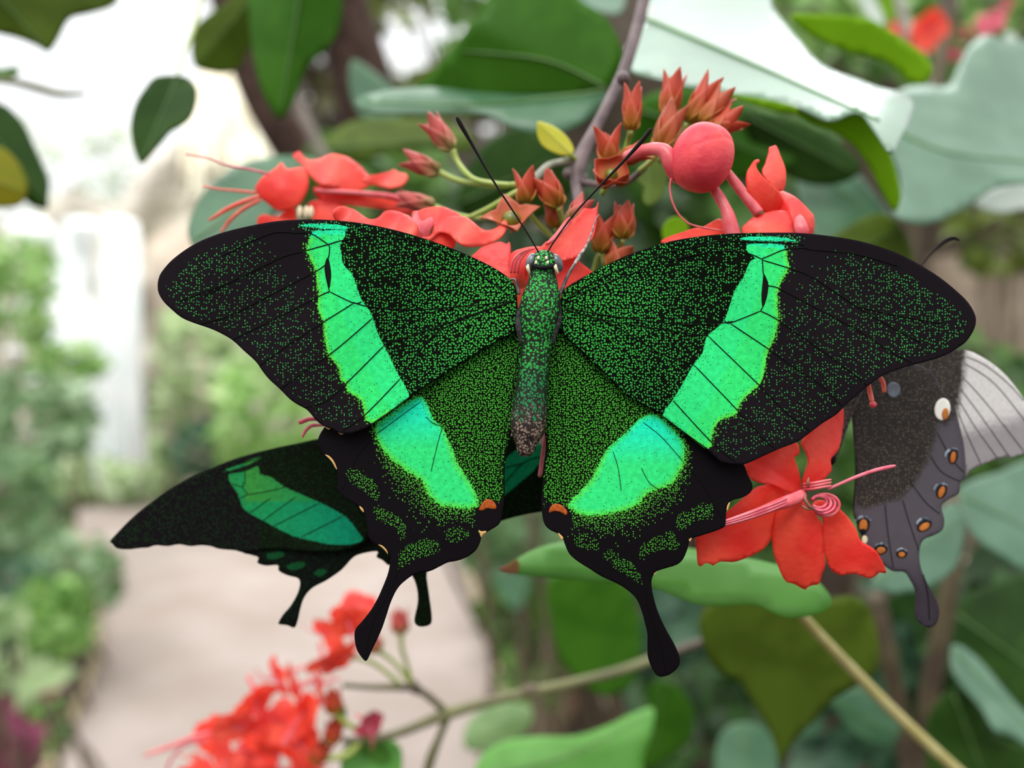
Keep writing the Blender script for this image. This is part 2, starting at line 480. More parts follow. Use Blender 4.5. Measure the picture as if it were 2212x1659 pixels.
gapL = lambda v: np.interp(v[:, 1], [900, 985, 1045, 1110], [10, 18, 44, 42]) * np.interp(v[:, 0], [760, 830, 1100], [.45, 1, 1])

FW_R = [(1212, 645), (1217, 628), (1234, 613.8), (1284.7, 585), (1321, 567), (1357, 550.5), (1393, 538), (1447, 521.6), (1502, 512), (1556, 506), (1610, 503.5), (1682, 502.4), (1740, 504), (1813, 512.5), (1867, 523), (1922, 540), (1958, 556), (1994, 576), (2030, 599), (2066, 628), (2092, 654), (2106, 679), (2108, 697), (2102.5, 715), (2088, 737), (2070, 751), (2045, 766), (2012, 778), (1976, 787.4), (1940, 798), (1904, 813), (1875, 834), (1849, 856), (1828, 874), (1806, 896), (1777, 914), (1748, 936), (1723, 954), (1687, 968), (1650, 984.5), (1614, 1001), (1596, 1004), (1574, 1001), (1556, 997), (1534, 977), (1500, 952), (1437, 903), (1429, 896), (1357, 856), (1303, 805.5), (1259, 762), (1216, 720), (1208, 690)]
BAND_R = [(1612, 535), (1618, 527), (1655, 526.5), (1687, 528), (1699, 541), (1701, 560), (1705, 578), (1691, 603), (1683, 621), (1680, 639), (1680, 668), (1681, 700), (1669, 740), (1657.6, 762), (1652, 798), (1647, 816), (1638, 834), (1607, 860), (1596, 881), (1588, 896), (1556, 907), (1541, 932), (1536, 964), (1523, 970), (1502, 957), (1465, 928.5), (1430, 900), (1451, 867), (1476, 827), (1498, 787), (1518, 762), (1525, 730), (1545, 711), (1567, 688), (1585, 632), (1606, 599), (1614, 578), (1622, 563), (1634, 558), (1618, 548)]
STRIP_R = [(1596, 517), (1620, 511), (1680, 512), (1722, 518), (1700, 521), (1640, 520)]
CL_R = [(1655, 500), (1655, 540), (1650, 590), (1635, 640), (1615, 700), (1590, 760), (1560, 820), (1530, 880), (1490, 920), (1475, 960), (1450, 1000)]
VE_R = [[(1230, 640), (1320, 590), (1430, 548), (1520, 530), (1560, 521), (1722, 527), (1745, 538), (1849, 549), (1940, 575)],
        [(1225, 645), (1340, 600), (1460, 560), (1550, 543), (1610, 546), (1646, 559.6)], [(1646, 559), (1665, 551), (1696, 539), (1745, 535)],
        [(1648, 562), (1705, 579.5), (1755, 599), (1849, 661), (1922, 704), (1990, 740)], [(1647, 560), (1648.6, 588), (1652, 605), (1652, 650), (1643, 671.7)],
        [(1643, 671.7), (1578, 697), (1565, 692)], [(1590, 694), (1520, 700.6), (1447, 699), (1357, 688), (1285, 677), (1220, 664)],
        [(1643, 671.7), (1683, 693), (1777, 758.5), (1850, 812), (1872, 832)], [(1657, 617), (1683, 623), (1741, 653.6), (1849, 711), (1920, 757), (1970, 783)],
        [(1578, 699), (1665, 757), (1734, 805.5), (1777, 834), (1818, 876)], [(1530, 726), (1639, 831), (1697, 889), (1748, 930)], [(1498, 787), (1592, 885), (1646, 943), (1672, 968)],
        [(1454, 865), (1536, 954), (1590, 998)], [(1222, 670), (1320, 700), (1420, 760), (1498, 787)], [(1220, 668), (1300, 690), (1430, 712), (1530, 726)],
        [(1849, 661), (1930, 680), (2040, 700)], [(1430, 898), (1490, 943), (1540, 978)]]  # last entry: matching dark line along this forewing's rear edge
BLOT_R = [(1650, 592), (1656, 602), (1660, 615), (1657, 640), (1648, 664), (1645, 640), (1647, 615)]
dFR = lambda x, y: D0 + .0020 * cl((x - 1215) / 893) ** 2 - .0006 * np.sin(np.pi * cl((x - 1215) / 893)) + .0002 * np.sin((x - y) / 60)
HW_R = [(1606, 1003), (1614, 1023), (1624.6, 1044.7), (1623, 1061), (1606.5, 1073.6), (1581, 1081), (1571, 1092), (1568.6, 1110), (1567, 1131.5), (1561, 1140.5), (1538, 1149.5), (1509, 1158.6), (1491, 1166), (1485, 1186), (1476, 1207), (1462, 1220), (1433, 1229), (1416, 1236), (1408, 1251), (1408, 1269), (1413, 1294), (1422, 1323), (1437, 1356), (1455, 1388), (1465, 1410), (1469, 1428), (1464, 1442.5), (1447, 1457), (1429, 1462), (1418, 1458), (1408, 1442.5), (1400, 1421), (1398.6, 1395.5), (1398.6, 1370), (1393, 1345), (1386, 1319.5), (1375, 1294), (1357, 1276), (1332, 1260), (1299, 1245), (1274, 1229), (1248.5, 1213), (1230, 1196.6), (1220, 1175), (1214, 1158.6), (1201.5, 1151), (1187, 1144), (1176, 1131.5), (1171, 1110), (1169, 1081), (1172, 1045), (1176, 1001), (1179, 950), (1170, 900), (1172, 842), (1176, 769), (1182, 735), (1200, 705), (1240, 730), (1270, 762), (1360, 840), (1440, 890), (1540, 965), (1580, 990)]
HB_R = [(1371.5, 914), (1389.5, 900), (1415, 896), (1437, 910), (1465.5, 939), (1480, 965), (1479, 986), (1476, 1005), (1451, 1045), (1415, 1059), (1393, 1070), (1375, 1091.7), (1335, 1106), (1299, 1113), (1263, 1113), (1238, 1103), (1227, 1088), (1248.5, 1066), (1277, 1034), (1292, 1005), (1310, 972), (1324, 958), (1350, 936)]
SP_R = [([(1464, 1113), (1487, 1106), (1520, 1087), (1539, 1091), (1542, 1116), (1530, 1121), (1505, 1121), (1480, 1142), (1463, 1144)], .93),
        ([(1380.5, 1186), (1400, 1169.4), (1429, 1153), (1457, 1151), (1467, 1175), (1458, 1189), (1426, 1189), (1393, 1198), (1386, 1210)], .93),
        ([(1302, 1200), (1317, 1188), (1342, 1200), (1368, 1218), (1380, 1236), (1386, 1260), (1375, 1258), (1357, 1243.6), (1328, 1225)], .9),
        ([(1241, 1154), (1267, 1153), (1292, 1175), (1288, 1188), (1249, 1182)], .65)]
IN_R = [(1429, 880), (1400, 896), (1371.5, 914), (1350, 936), (1324, 958), (1310, 972), (1292, 1005), (1277, 1034), (1248.5, 1066), (1227, 1086), (1190, 1088), (1181, 1080), (1100, 1000), (1100, 600), (1500, 600), (1500, 880)]
dHR = lambda x, y: D0 + .0005 + .0010 * cl((x - 1215) / 450) ** 1.3 + .0022 * cl((y - 1150) / 310) ** 1.2 + .0003 * np.sin((x * .7 + y * .3) / 55)
gapR = lambda v: np.interp(v[:, 1], [900, 1000, 1060, 1110], [10, 20, 42, 42]) * np.interp(v[:, 0], [1200, 1450, 1510], [1, 1, .45])

bf = thing('butterfly', 'large emerald swallowtail butterfly in front, wings spread flat on the red flowers', 'butterfly', P(1160, 760, D0))
fl = wing('forewing', FW_L, dFL, M_WING, bf, fore_attrs(FW_L, BAND_L, STRIP_L, CL_L, (1115, 670), 1, ([340, 430, 560, 700, 800], [640, 548, 505, 486, 480])), 5., VE_L)
patch('cell_blot', BLOT_L, dFL, M_VEIN, fl)
fr = wing('forewing', FW_R, dFR, M_WING, bf, fore_attrs(FW_R, BAND_R, STRIP_R, CL_R, (1215, 675), -1, ([1590, 1720, 1850, 1960, 2060, 2110], [505, 520, 548, 592, 660, 720])), 5., VE_R)
patch('cell_blot', BLOT_R, dFR, M_VEIN, fr)
hl = wing('hindwing', HW_L, dHL, M_HIND, bf, hind_attrs(HW_L, HB_L, SP_L, IN_L, gapL, (1058, 1115, 32, 34), 868), 4.5,
          [[(909.5, 867), (860, 903), (815.5, 936)], [(920, 900), (935, 914), (956, 921)], [(956, 921), (945, 960), (931, 1019)],
           [(872, 1205), (849, 1260), (829, 1300), (803, 1350), (789, 1418)], [(1118, 760), (1108, 850), (1085, 960), (1078, 1040)], [(812, 940), (772, 985), (738, 1060)]], 3, .7)
patch('eyespot', [(1034.5, 1101), (1043, 1085), (1054, 1078), (1067, 1084), (1072.5, 1097), (1065, 1100), (1052, 1098), (1043, 1103)], dHL, M_ORANGE, hl, label='rust orange crescent above a black spot')
for k, q in enumerate([[(700, 919), (707, 921), (713, 926), (710, 928), (703, 924)], [(730, 933), (738, 933), (743, 936), (737, 939)], [(702, 982), (711, 985), (721, 996), (728, 1013), (725, 1012), (717, 998), (708, 988)],
                       [(776, 1093), (784, 1099), (786, 1107), (780, 1102)], [(817, 1176.5), (826, 1179), (835, 1188), (838, 1197), (832, 1190), (824, 1182)], [(1034, 1145), (1040, 1148), (1050, 1147), (1049, 1151), (1043, 1156), (1039, 1161), (1036, 1152)]]):
    patch('fringe_mark', q, dHL, M_FRINGE, hl, .00012 if k > 1 else .0009, 3.)
hr = wing('hindwing', HW_R, dHR, M_HIND, bf, hind_attrs(HW_R, HB_R, SP_R, IN_R, gapR, (1204, 1124, 32, 36), 905), 4.5,
          [[(1389, 912), (1430, 945), (1478, 1000)], [(1324, 975), (1335, 1010), (1342, 1060)], [(1385, 1010), (1405, 1045), (1440, 1065)],
           [(1390, 1262), (1402, 1320), (1425, 1390), (1440, 1455)], [(1200, 750), (1212, 860), (1216, 960), (1210, 1040)], [(1478, 1000), (1520, 1050), (1560, 1120)]], 3, .7)
patch('eyespot', [(1186, 1108), (1189, 1095), (1200, 1088), (1214, 1092), (1225, 1104), (1223, 1113), (1212, 1107), (1198, 1104)], dHR, M_ORANGE, hr, label='rust orange crescent above a black spot')
for q in [[(1206, 1151), (1213, 1157), (1217, 1162), (1213, 1166), (1208, 1158)], [(1572, 1090), (1577, 1085), (1573, 1100), (1569, 1104)], [(1488, 1166), (1494, 1162), (1491, 1171)], [(1412, 1240), (1420, 1234), (1414, 1241)]]:
    patch('fringe_mark', q, dHR, M_FRINGE, hr, .00012, 3.)


def insect_body(parent, rings, mat, depth=.86, seg=20, dz=0., d=D0 - .0004, zfun=None):
    """rings: (y px, left x px, right x px, 0..1 along)"""
    r = np.array(rings, float); r = catmull(r, 4, False)
    V = []; B = []; E = []; Fc = []
    for (y, xl, xr, k) in r:
        c = (xl + xr) / 2; h = max((xr - xl) / 2, .3)
        for i in range(seg):
            a = 2 * math.pi * i / seg
            V.append(P(c + h * math.cos(a), y, d + dz * k + h * depth * D0 / F * math.sin(a))); B.append(k); E.append(abs(math.cos(a)))
    n = len(r)
    for i in range(n - 1):
        for k in range(seg): Fc.append((i * seg + k, i * seg + (k + 1) % seg, (i + 1) * seg + (k + 1) % seg, (i + 1) * seg + k))
    Fc.append(tuple(range(seg))); Fc.append(tuple((n - 1) * seg + k for k in range(seg))[::-1])
    return mesh_obj('body', V, Fc, mat, parent, True, {'belly': B, 'edge': E})


RINGS = [(540, 1168, 1181, 0), (544, 1158, 1192, 0), (552, 1150, 1199, .01), (562, 1146, 1203, .02), (574, 1144, 1202, .03), (584, 1146, 1199, .05), (592, 1144, 1200, .06), (604, 1141, 1203, .08), (618, 1136, 1206, .1), (640, 1127, 1211, .14), (665, 1122, 1212, .18), (690, 1121, 1209, .22),
         (712, 1123, 1202, .26), (735, 1126, 1194, .31), (758, 1125, 1190, .36), (780, 1122, 1187, .42), (810, 1118, 1185, .5), (840, 1113, 1183, .58), (870, 1108, 1182, .67), (900, 1103, 1181, .76), (925, 1103, 1179, .84), (938, 1106, 1175, .88), (950, 1110, 1167, .92), (960, 1113, 1161, .95), (972, 1116, 1157, .97), (980, 1119, 1151, .98), (986, 1126, 1142, 1.)]
body = insect_body(bf, RINGS, M_BODY)
for x, y, sx in ((1147, 566, 1), (1204, 568, -1)):
    c = P(x, y, D0 - .0006); u = D0 / F
    V, Fc = ball((0, 0, 0), (11.5 * u, 13 * u, 20 * u), 24, 16)
    a = math.radians(20 * sx); V = np.stack([V[:, 0] * math.cos(a) + V[:, 2] * math.sin(a), V[:, 1], -V[:, 0] * math.sin(a) + V[:, 2] * math.cos(a)], 1)
    mesh_obj('eye', V + c, Fc, M_EYE, body)
u = D0 / F
for x, y, rx, rz in ((1163, 557, 3.4, 4), (1180, 557, 3.4, 4), (1158, 567, 3, 4), (1183, 567, 3, 4)):
    V, Fc = ball(P(x, y, D0 - .0004 - 24 * u), (rx * u, 2 * u, rz * u), 10, 8); mesh_obj('cream_spot', V, Fc, M_CREAM, body)
for x0, x1 in ((1140, 1143), (1200, 1204)):
    ptube('palp', [(x0 + 1, 572, D0 - .0013, 2), (x0, 578, D0 - .0016, 4), (x1, 588, D0 - .0014, 3), (x1, 594, D0 - .001, 1)], M_CREAM, body)
# black band across the head
ptube('head_band', [(1150, 572, D0 - .0012, 4), (1162, 577, D0 - .00175, 5), (1173, 578, D0 - .0019, 5), (1186, 577, D0 - .00175, 5), (1198, 572, D0 - .0012, 4)], M_BLACK, body)
ptube('antenna', [(1164, 546, D0 - .0012, 1.6), (1140, 505, D0 - .0012, 1.7), (1103, 448, D0 - .001, 1.9), (1064, 388, D0 - .0006, 2.4), (1020, 312, D0, 3.6), (997, 272, D0, 5), (989, 257, D0, 4.6), (986, 253, D0, 2)], M_ANT, body)
ptube('antenna', [(1183, 545, D0 - .0012, 1.6), (1200, 517, D0 - .0012, 1.7), (1240, 463, D0 - .001, 1.9), (1290, 408, D0 - .0006, 2.3), (1350, 345, D0, 3.4), (1385, 306, D0, 4.8), (1403, 283, D0, 4.4), (1407, 277, D0, 1.8)], M_ANT, body)
lg = ptube('leg', [(1203, 645, D0 + .0002, 4), (1213, 628, D0 + .0002, 4.2), (1226, 596, D0 + .0003, 3.6), (1241, 570, D0 + .0004, 3.4)], M_LEG, bf)
ptube('lower_leg', [(1241, 571, D0 + .0004, 3.6), (1252, 553, D0 + .0006, 4), (1266, 532, D0 + .0008, 2.6), (1279, 500, D0 + .001, 1.8), (1287, 474, D0 + .0012, 1.4), (1294, 464, D0 + .0013, 1)], M_LEGPALE, lg)
ptube('leg', [(1121, 636, D0 + .0002, 4), (1117, 616, D0 + .0002, 4), (1111, 604, D0 + .0003, 3), (1103, 605, D0 + .0006, 2.5)], M_LEG, bf)
# grey furry flanks where the wings meet the thorax
for sg, xs in ((1, [(1128, 655), (1122, 690), (1124, 715), (1127, 745)]), (-1, [(1207, 660), (1205, 690), (1198, 712), (1192, 745)])):
    ptube('furry_flank', [(xs[0][0], xs[0][1], D0 - .0006, 5), (xs[1][0], xs[1][1], D0 - .0007, 9), (xs[2][0], xs[2][1], D0 - .0007, 9), (xs[3][0], xs[3][1], D0 - .0005, 4)], plain('grey_fur', (.022, .02, .022, 1), (.06, .055, .06, 1), 3000., .9, .1), body)

# second emerald butterfly, behind
D2 = .1035
b2 = thing('butterfly', 'dark emerald swallowtail half hidden behind the big one, over the pale path', 'butterfly', P(838, 1000, D2))
d2 = lambda x, y: D2 + .002 * cl((838 - x) / 600) ** 1.5 + .0004 * np.sin(x / 70)
d2h = lambda x, y: D2 + .0006 + .0016 * cl((838 - x) / 600) + .0006 * cl((y - 1200) / 150)
F2 = [(238, 1168), (257, 1147), (287, 1117), (320, 1090.6), (360, 1060), (407, 1034), (454, 1012), (504, 992), (555, 977), (605, 965), (655, 955), (688, 948), (740, 946), (800, 955), (830, 975), (832, 1010), (820, 1060), (800, 1120), (790, 1170), (720, 1192), (640, 1190), (580, 1186), (531, 1194), (508, 1189), (474, 1186), (455, 1180), (434, 1178), (411, 1180), (387, 1176), (362, 1180), (337, 1178), (320, 1183), (303, 1184), (277, 1187), (253, 1184), (243, 1174)]
M_SPOT2 = wingmat('dim_green_lunules', (.004, .005, .004, 1), (.006, .005, .006, 1), (.004, .06, .02, 1), (.006, .06, .018, 1), (.02, .08, .02, 1), (.004, .03, .01, 1), (.006, .03, .01, 1), (.01, .04, .01, 1), 4.)
B2 = [(494, 1024), (527, 1018), (558, 1006), (561, 1024), (585, 1030), (611, 1050), (641, 1064), (688, 1084), (722, 1101), (752, 1121), (772, 1147), (784, 1167), (755, 1176), (715, 1176), (672, 1168), (631, 1157), (591, 1137), (568, 1124), (541, 1111), (523, 1094), (514, 1067), (498, 1044)]
S2 = [(476, 1018), (515, 1004), (556, 988), (566, 989), (540, 1002), (500, 1016)]


def simple_attrs(bands, hue=.3, huef=None):
    def f(v):
        sd = np.min([sdist(v, catmull(b, 2)) for b in bands], 0)
        h = huef(v) if huef else 0 * sd + hue
        return {'pat': np.stack([v[:, 0], v[:, 1], 0 * v[:, 0]], 1), 'band': sd, 'dens': 0 * sd + .35, 'dotr': 0 * sd + .3, 'hue': h, 'fray': 0 * sd + 6., 'zone': (v[:, 0] < 560) * 1.}
    return f


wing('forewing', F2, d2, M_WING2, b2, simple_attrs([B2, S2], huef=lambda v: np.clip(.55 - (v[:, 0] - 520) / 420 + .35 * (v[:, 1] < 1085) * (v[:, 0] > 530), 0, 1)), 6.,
     [[(494, 1022), (528, 1017), (558, 1003)], [(528, 1017), (529, 1040), (524, 1052), (536, 1068)], [(536, 1068), (585, 1060), (615, 1052)], [(500, 1045), (524, 1052)], [(518, 1075), (536, 1068)],
      [(540, 1108), (585, 1075)], [(568, 1124), (640, 1072)], [(590, 1137), (690, 1086)], [(650, 1160), (740, 1115)], [(480, 1013), (560, 990)]], 3, 1.0)
H2 = [(531, 1190), (540, 1198), (558, 1204), (556, 1216), (575, 1222), (600, 1221), (602, 1233), (621, 1243), (643, 1249), (648, 1260), (643, 1281), (628, 1308), (611, 1328), (601, 1346), (606, 1349), (621, 1351), (636, 1356), (643, 1341), (648, 1318), (657, 1291), (675, 1270), (705, 1254), (738, 1231), (762, 1205), (782, 1196), (815, 1191), (813, 1203), (826, 1210), (842, 1221), (850, 1190), (845, 1080), (838, 1000), (760, 1080), (640, 1150)]
wing('hindwing', H2, d2h, M_SPOT2, b2, simple_attrs([[(575, 1197), (600, 1192), (618, 1196), (600, 1207), (580, 1208)], [(618, 1222), (640, 1214), (662, 1216), (650, 1228), (628, 1231)], [(676, 1236), (700, 1228), (706, 1236), (690, 1246)]], .45), 6.)
F2R = [(836, 970), (900, 950), (1000, 935), (1100, 940), (1170, 960), (1260, 1000), (1330, 1080), (1340, 1110), (1290, 1100), (1172, 1105), (1087, 1124), (1020, 1150), (930, 1160), (860, 1120), (840, 1040)]
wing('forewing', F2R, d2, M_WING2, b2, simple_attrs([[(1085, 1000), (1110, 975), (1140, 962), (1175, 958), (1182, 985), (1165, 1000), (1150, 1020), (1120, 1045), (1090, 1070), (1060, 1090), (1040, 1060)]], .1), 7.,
     [[(1075, 1060), (1130, 1000), (1172, 985)], [(1090, 1010), (1130, 1000)]], 3, 1.)
H2R = [(840, 1030), (900, 1100), (1000, 1150), (1020, 1180), (980, 1205), (940, 1228), (922, 1237), (926, 1278), (931, 1314), (933, 1339), (928, 1350), (910, 1354), (898, 1349), (895, 1336), (902, 1303), (901, 1274), (891, 1245), (870, 1225), (850, 1190), (842, 1100)]
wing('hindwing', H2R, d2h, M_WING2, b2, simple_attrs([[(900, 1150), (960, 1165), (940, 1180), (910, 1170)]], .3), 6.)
u2 = D2 / F
body2 = insect_body(b2, [(930, 832, 838, 0), (945, 820, 850, .02), (965, 816, 856, .05), (1000, 812, 862, .2), (1060, 815, 858, .35), (1130, 818, 854, .7), (1165, 828, 844, 1.)], M_BODY, d=D2 - .0008)
ptube('antenna', [(830, 934, D2, 2), (800, 905, D2 + .002, 2), (770, 870, D2 + .004, 4)], M_ANT, body2)
ptube('antenna', [(842, 934, D2, 2), (870, 905, D2 + .002, 2), (900, 870, D2 + .004, 4)], M_ANT, body2)

# third butterfly: underside, at the side
D3 = .1015


def undermat(name, grey, whitish):
    m = NT(name); p = m.attr('pat', True); z = m.attr('zone'); w = m.attr('white')
    d, r, g = m.voro(p, 1. / 6., .8)
    dot = m.math('MULTIPLY', m.math('SUBTRACT', 1., m.maprange(d, .10, .25)), m.math('LESS_THAN', r, .62))
    brown = m.mix(dot, m.mix(m.noise(p, .02, 3.), (.014, .010, .009, 1), (.034, .025, .022, 1)), m.mix(g, (.26, .22, .15, 1), (.08, .065, .045, 1)))
    n = m.math('MULTIPLY', m.math('SUBTRACT', m.noise(p, .12, 3.), .5), 16.)
    f1 = m.maprange(m.math('ADD', z, n), -9., 9.)
    col = m.mix(f1, brown, m.mix(m.noise(p, .03, 3.), grey, tuple(v * .8 for v in grey[:3]) + (1,)))
    col = m.mix(m.attr('dens'), col, (.03, .022, .033, 1))
    col = m.mix(m.maprange(m.math('ADD', w, n), -12., 12.), col, whitish)
    return m.finish(col, .65, .25, bump=m.noise(p, .05, 3.), bstr=.3, bdist=.0001)


M_UNDER = undermat('grey_brown_underside', (.085, .073, .088, 1), (.2, .18, .19, 1))
M_UNDERF = undermat('pale_forewing_underside', (.30, .27, .28, 1), (.62, .59, .58, 1))
b3 = thing('butterfly', 'brown and grey swallowtail with orange spots seen from beneath, beside the five-petalled flower', 'butterfly', P(1850, 860, D3))
d3 = lambda x, y: D3 + .0018 * cl((x - 1850) / 300) + .0006 * cl((y - 1150) / 200)
d3f = lambda x, y: D3 + .0024 + .0016 * cl((x - 1900) / 300)
F3 = [(1880, 800), (1960, 768), (2040, 756), (2089, 757), (2129, 776), (2165, 803), (2193, 835), (2215, 868), (2245, 925), (2262, 965), (2235, 975), (2212, 981), (2189, 988), (2175, 987), (2157, 990.5), (2135, 999), (2117, 1006), (2095, 1018), (2075, 1040), (2030, 1010), (1960, 950), (1900, 880)]


def f3a(v):
    edgeln = np.interp(v[:, 1], [750, 765, 820, 860, 907, 950, 1010], [2092, 2088, 2084, 2076, 2068, 2066, 2085])
    far = v[:, 0] - edgeln
    return {'pat': np.stack([v[:, 0], v[:, 1], 0 * v[:, 0]], 1), 'zone': far, 'white': np.minimum(far - 6, 1) * 1. - 26 * ss(v[:, 1] + .25 * (v[:, 0] - 2080), 900, 985) + 6}


w3f = wing('forewing', F3, d3f, M_UNDERF, b3, f3a, 6., [[(2088, 770), (2130, 790), (2180, 830), (2212, 866)], [(2084, 785), (2150, 830), (2230, 930)], [(2080, 815), (2130, 870), (2212, 975)], [(2075, 840), (2120, 900), (2180, 986)],
           [(2072, 865), (2105, 920), (2155, 990)], [(2070, 890), (2090, 940), (2120, 1004)]], 3, 1.)
H3 = [(1855, 855), (1866, 820), (1905, 795), (1960, 785), (2010, 800), (2040, 845), (2062, 880), (2073, 920), (2083, 965), (2086, 1026), (2076, 1042), (2071, 1066), (2050, 1078), (2034, 1094), (2040, 1122), (2036, 1144), (2018, 1156), (1994, 1167), (1986, 1193), (1990, 1229), (2006, 1265), (2024, 1297), (2029, 1325), (2022, 1348), (2006, 1356), (1984, 1344), (1976, 1325), (1978, 1297), (1976, 1273), (1966, 1253), (1954, 1236), (1930, 1234), (1914, 1225), (1890, 1205), (1867, 1173), (1851, 1126), (1845, 1098), (1851, 1018), (1843, 939), (1841, 871)]
GR3 = [(1840, 1090), (1868, 1100), (1905, 1088), (1945, 1078), (1975, 1046), (2003, 1000), (2020, 950), (2026, 915), (2045, 920), (2062, 900), (2150, 940), (2100, 1100), (2060, 1400), (1900, 1380), (1840, 1200)]


def h3a(v):
    g = -sdist(v, np.array(GR3, float))
    return {'pat': np.stack([v[:, 0], v[:, 1], 0 * v[:, 0]], 1), 'zone': g, 'white': 0 * g - 40, 'dens': ss(v[:, 1], 1190, 1290) * .92 + .35 * ss(dist(v, H3), 14, 0)}


w3 = wing('hindwing', H3, d3, M_UNDER, b3, h3a, 6., [[(1966, 1040), (2000, 1085), (2030, 1110)], [(2010, 985), (2035, 1020), (2075, 1040)], [(1950, 1080), (1965, 1130), (1985, 1190)], [(1912, 1090), (1918, 1150), (1930, 1228)], [(2025, 935), (2055, 990), (2082, 1020)], [(1995, 1240), (2005, 1290), (2008, 1340)]], 3, 1.1)
M_BLUEW = plain('pale_blue_scales', (.30, .36, .44, 1), (.05, .05, .07, 1), 1500., .7, .2, lo=.4, hi=.6)
M_OR2 = plain('amber_orange_scales', (.52, .17, .03, 1), (.38, .11, .02, 1), 2000., .7, .2)
M_WH = plain('white_scales', (.82, .80, .74, 1), rough=.7, spec=.2)
M_GB = plain('grey_blue_scales', (.19, .22, .26, 1), (.12, .13, .16, 1), 800., .7, .2)


def ell(x, y, a, b, ang=0, n=10):
    t = np.linspace(0, 2 * np.pi, n, endpoint=False); c, s = math.cos(math.radians(ang)), math.sin(math.radians(ang))
    return [(x + a * math.cos(k) * c - b * math.sin(k) * s, y + a * math.cos(k) * s + b * math.sin(k) * c) for k in t]


def lune(x, y, r, ang, th=.45, span=150):
    o = []
    for k in np.linspace(-span / 2, span / 2, 7):
        a = math.radians(ang + k); o.append((x + r * math.cos(a), y - r * math.sin(a)))
    for k in np.linspace(span / 2, -span / 2, 7):
        a = math.radians(ang + k); q = r * (1 - th * math.cos(math.radians(k)) ** .7); o.append((x + q * math.cos(a), y - q * math.sin(a)))
    return o


for (x, y, a, b, ang, la) in ((2059, 988, 7, 16, 10, 120), (2034, 1063, 8, 16, 20, 110), (1997, 1138, 16, 9, -30, 110), (1948, 1198, 9, 7, 0, 90), (1903, 1189, 12, 9, -10, 90), (1865, 1136, 11, 18, 5, 90)):
    patch('lunule', ell(x, y - 2, a * .8 + 5, b * .8 + 4, ang), d3, M_BLACK, w3, .00004, 4.)
    patch('lunule', ell(x, y, a * .8, b * .8, ang), d3, M_OR2, w3, .00012, 3.5, label='amber spot')
    patch('lunule', lune(x, y - 2, max(a, b) * .85 + 5, la, .3, 130), d3, M_BLUEW, w3, .00014, 3.5, label='pale blue arc')
patch('pupil', ell(1864, 1148, 8, 6), d3, M_BLACK, w3, .0002, 3.)
patch('pale_spot', ell(1868, 1166, 6, 9), d3, M_CREAM, w3, .00016, 3.)
patch('pale_spot', ell(2036, 884, 17, 24, 8), d3, M_WH, w3, .00014, 4., label='white oval spot')
patch('pale_spot', ell(2042, 894, 7, 13, 8), d3, M_OR2, w3, .0002, 3.5, label='orange touch on the white spot')
patch('pale_spot', ell(1930, 842, 15, 17), d3, M_GB, w3, .00012, 4., label='grey blue round spot')
M_FUR = plain('grey_brown_fur', (.04, .033, .033, 1), (.12, .10, .10, 1), 2500., .9, .1, bump=.6, bscale=3000., bdist=.0004)
body3 = tube('body', P(np.array([1865, 1850, 1836, 1824, 1814, 1805, 1798, 1796]), np.array([800, 838, 872, 905, 940, 968, 988, 1000]), D3 - .0006 + 0 * np.arange(8)), np.array([10, 15, 15, 13, 11, 9.5, 9, 4]) * D3 / F, M_FUR, b3)
ptube('body_tip', [(1797, 984, D3 - .0008, 9), (1796, 996, D3 - .0008, 9), (1795, 1004, D3 - .0008, 4)], M_BLACK, body3)
wing('hindwing', [(1852, 850), (1845, 930), (1848, 1020), (1843, 1100), (1850, 1130), (1862, 1150), (1872, 1120), (1880, 1000), (1875, 880)], lambda x, y: D3 + .003 + 0 * x, M_WING2, b3, simple_attrs([[(1700, 700), (1702, 700), (1701, 702)]], .4), 6.)
ptube('antenna', [(1935, 660, D3 + .004, 1.6), (1975, 595, D3 + .004, 1.8), (2005, 557, D3 + .004, 2), (2030, 530, D3 + .004, 3.6), (2046, 518, D3 + .004, 4.6), (2060, 514, D3 + .004, 4), (2074, 519, D3 + .004, 1.6)], M_ANT, body3)
ptube('antenna', [(1930, 660, D3 + .005, 1.6), (1940, 690, D3 + .006, 1.8), (1960, 720, D3 + .006, 3)], M_ANT, body3)
#@@PART2
# ------------------------------------------------------------------ flowers near the butterflies
def pdep(poly, d, sx=0., sy=0., cup=0., ruff=0., ph=0., wl=22., fold=None, fa=0.):
    p = np.array(poly, float); c = p.mean(0); R = np.hypot(*(p - c).T).max()

    def f(x, y):
        r2 = ((x - c[0]) ** 2 + (y - c[1]) ** 2) / R ** 2
        z = d * (1 + (sx * (x - c[0]) + sy * (y - c[1])) / F) + cup * d * r2 * R / F
        z = z + ruff * d * np.sin(x / wl + y / (wl * 1.7) + ph) * (.3 + r2) * 12 / F
        if fold is not None:
            (ax, ay), (bx, by) = fold; L = math.hypot(bx - ax, by - ay)
            s = ((x - ax) * (by - ay) - (y - ay) * (bx - ax)) / L
            z = z + fa * d * np.abs(s) / F
        return z
    return f


def petal(parent, poly, d, mat, sx=0., sy=0., cup=0., ruff=1., ph=0., wl=22., fold=None, fa=0., sp=None, name='petal', smooth=3, label=None):
    p = np.array(poly, float); ext = (p.max(0) - p.min(0)).max()
    return blade(name, poly, pdep(poly, d, sx, sy, cup, ruff, ph, wl, fold, fa), sp or max(3.5, ext / 26), mat, parent, None, .00022, smooth, label)


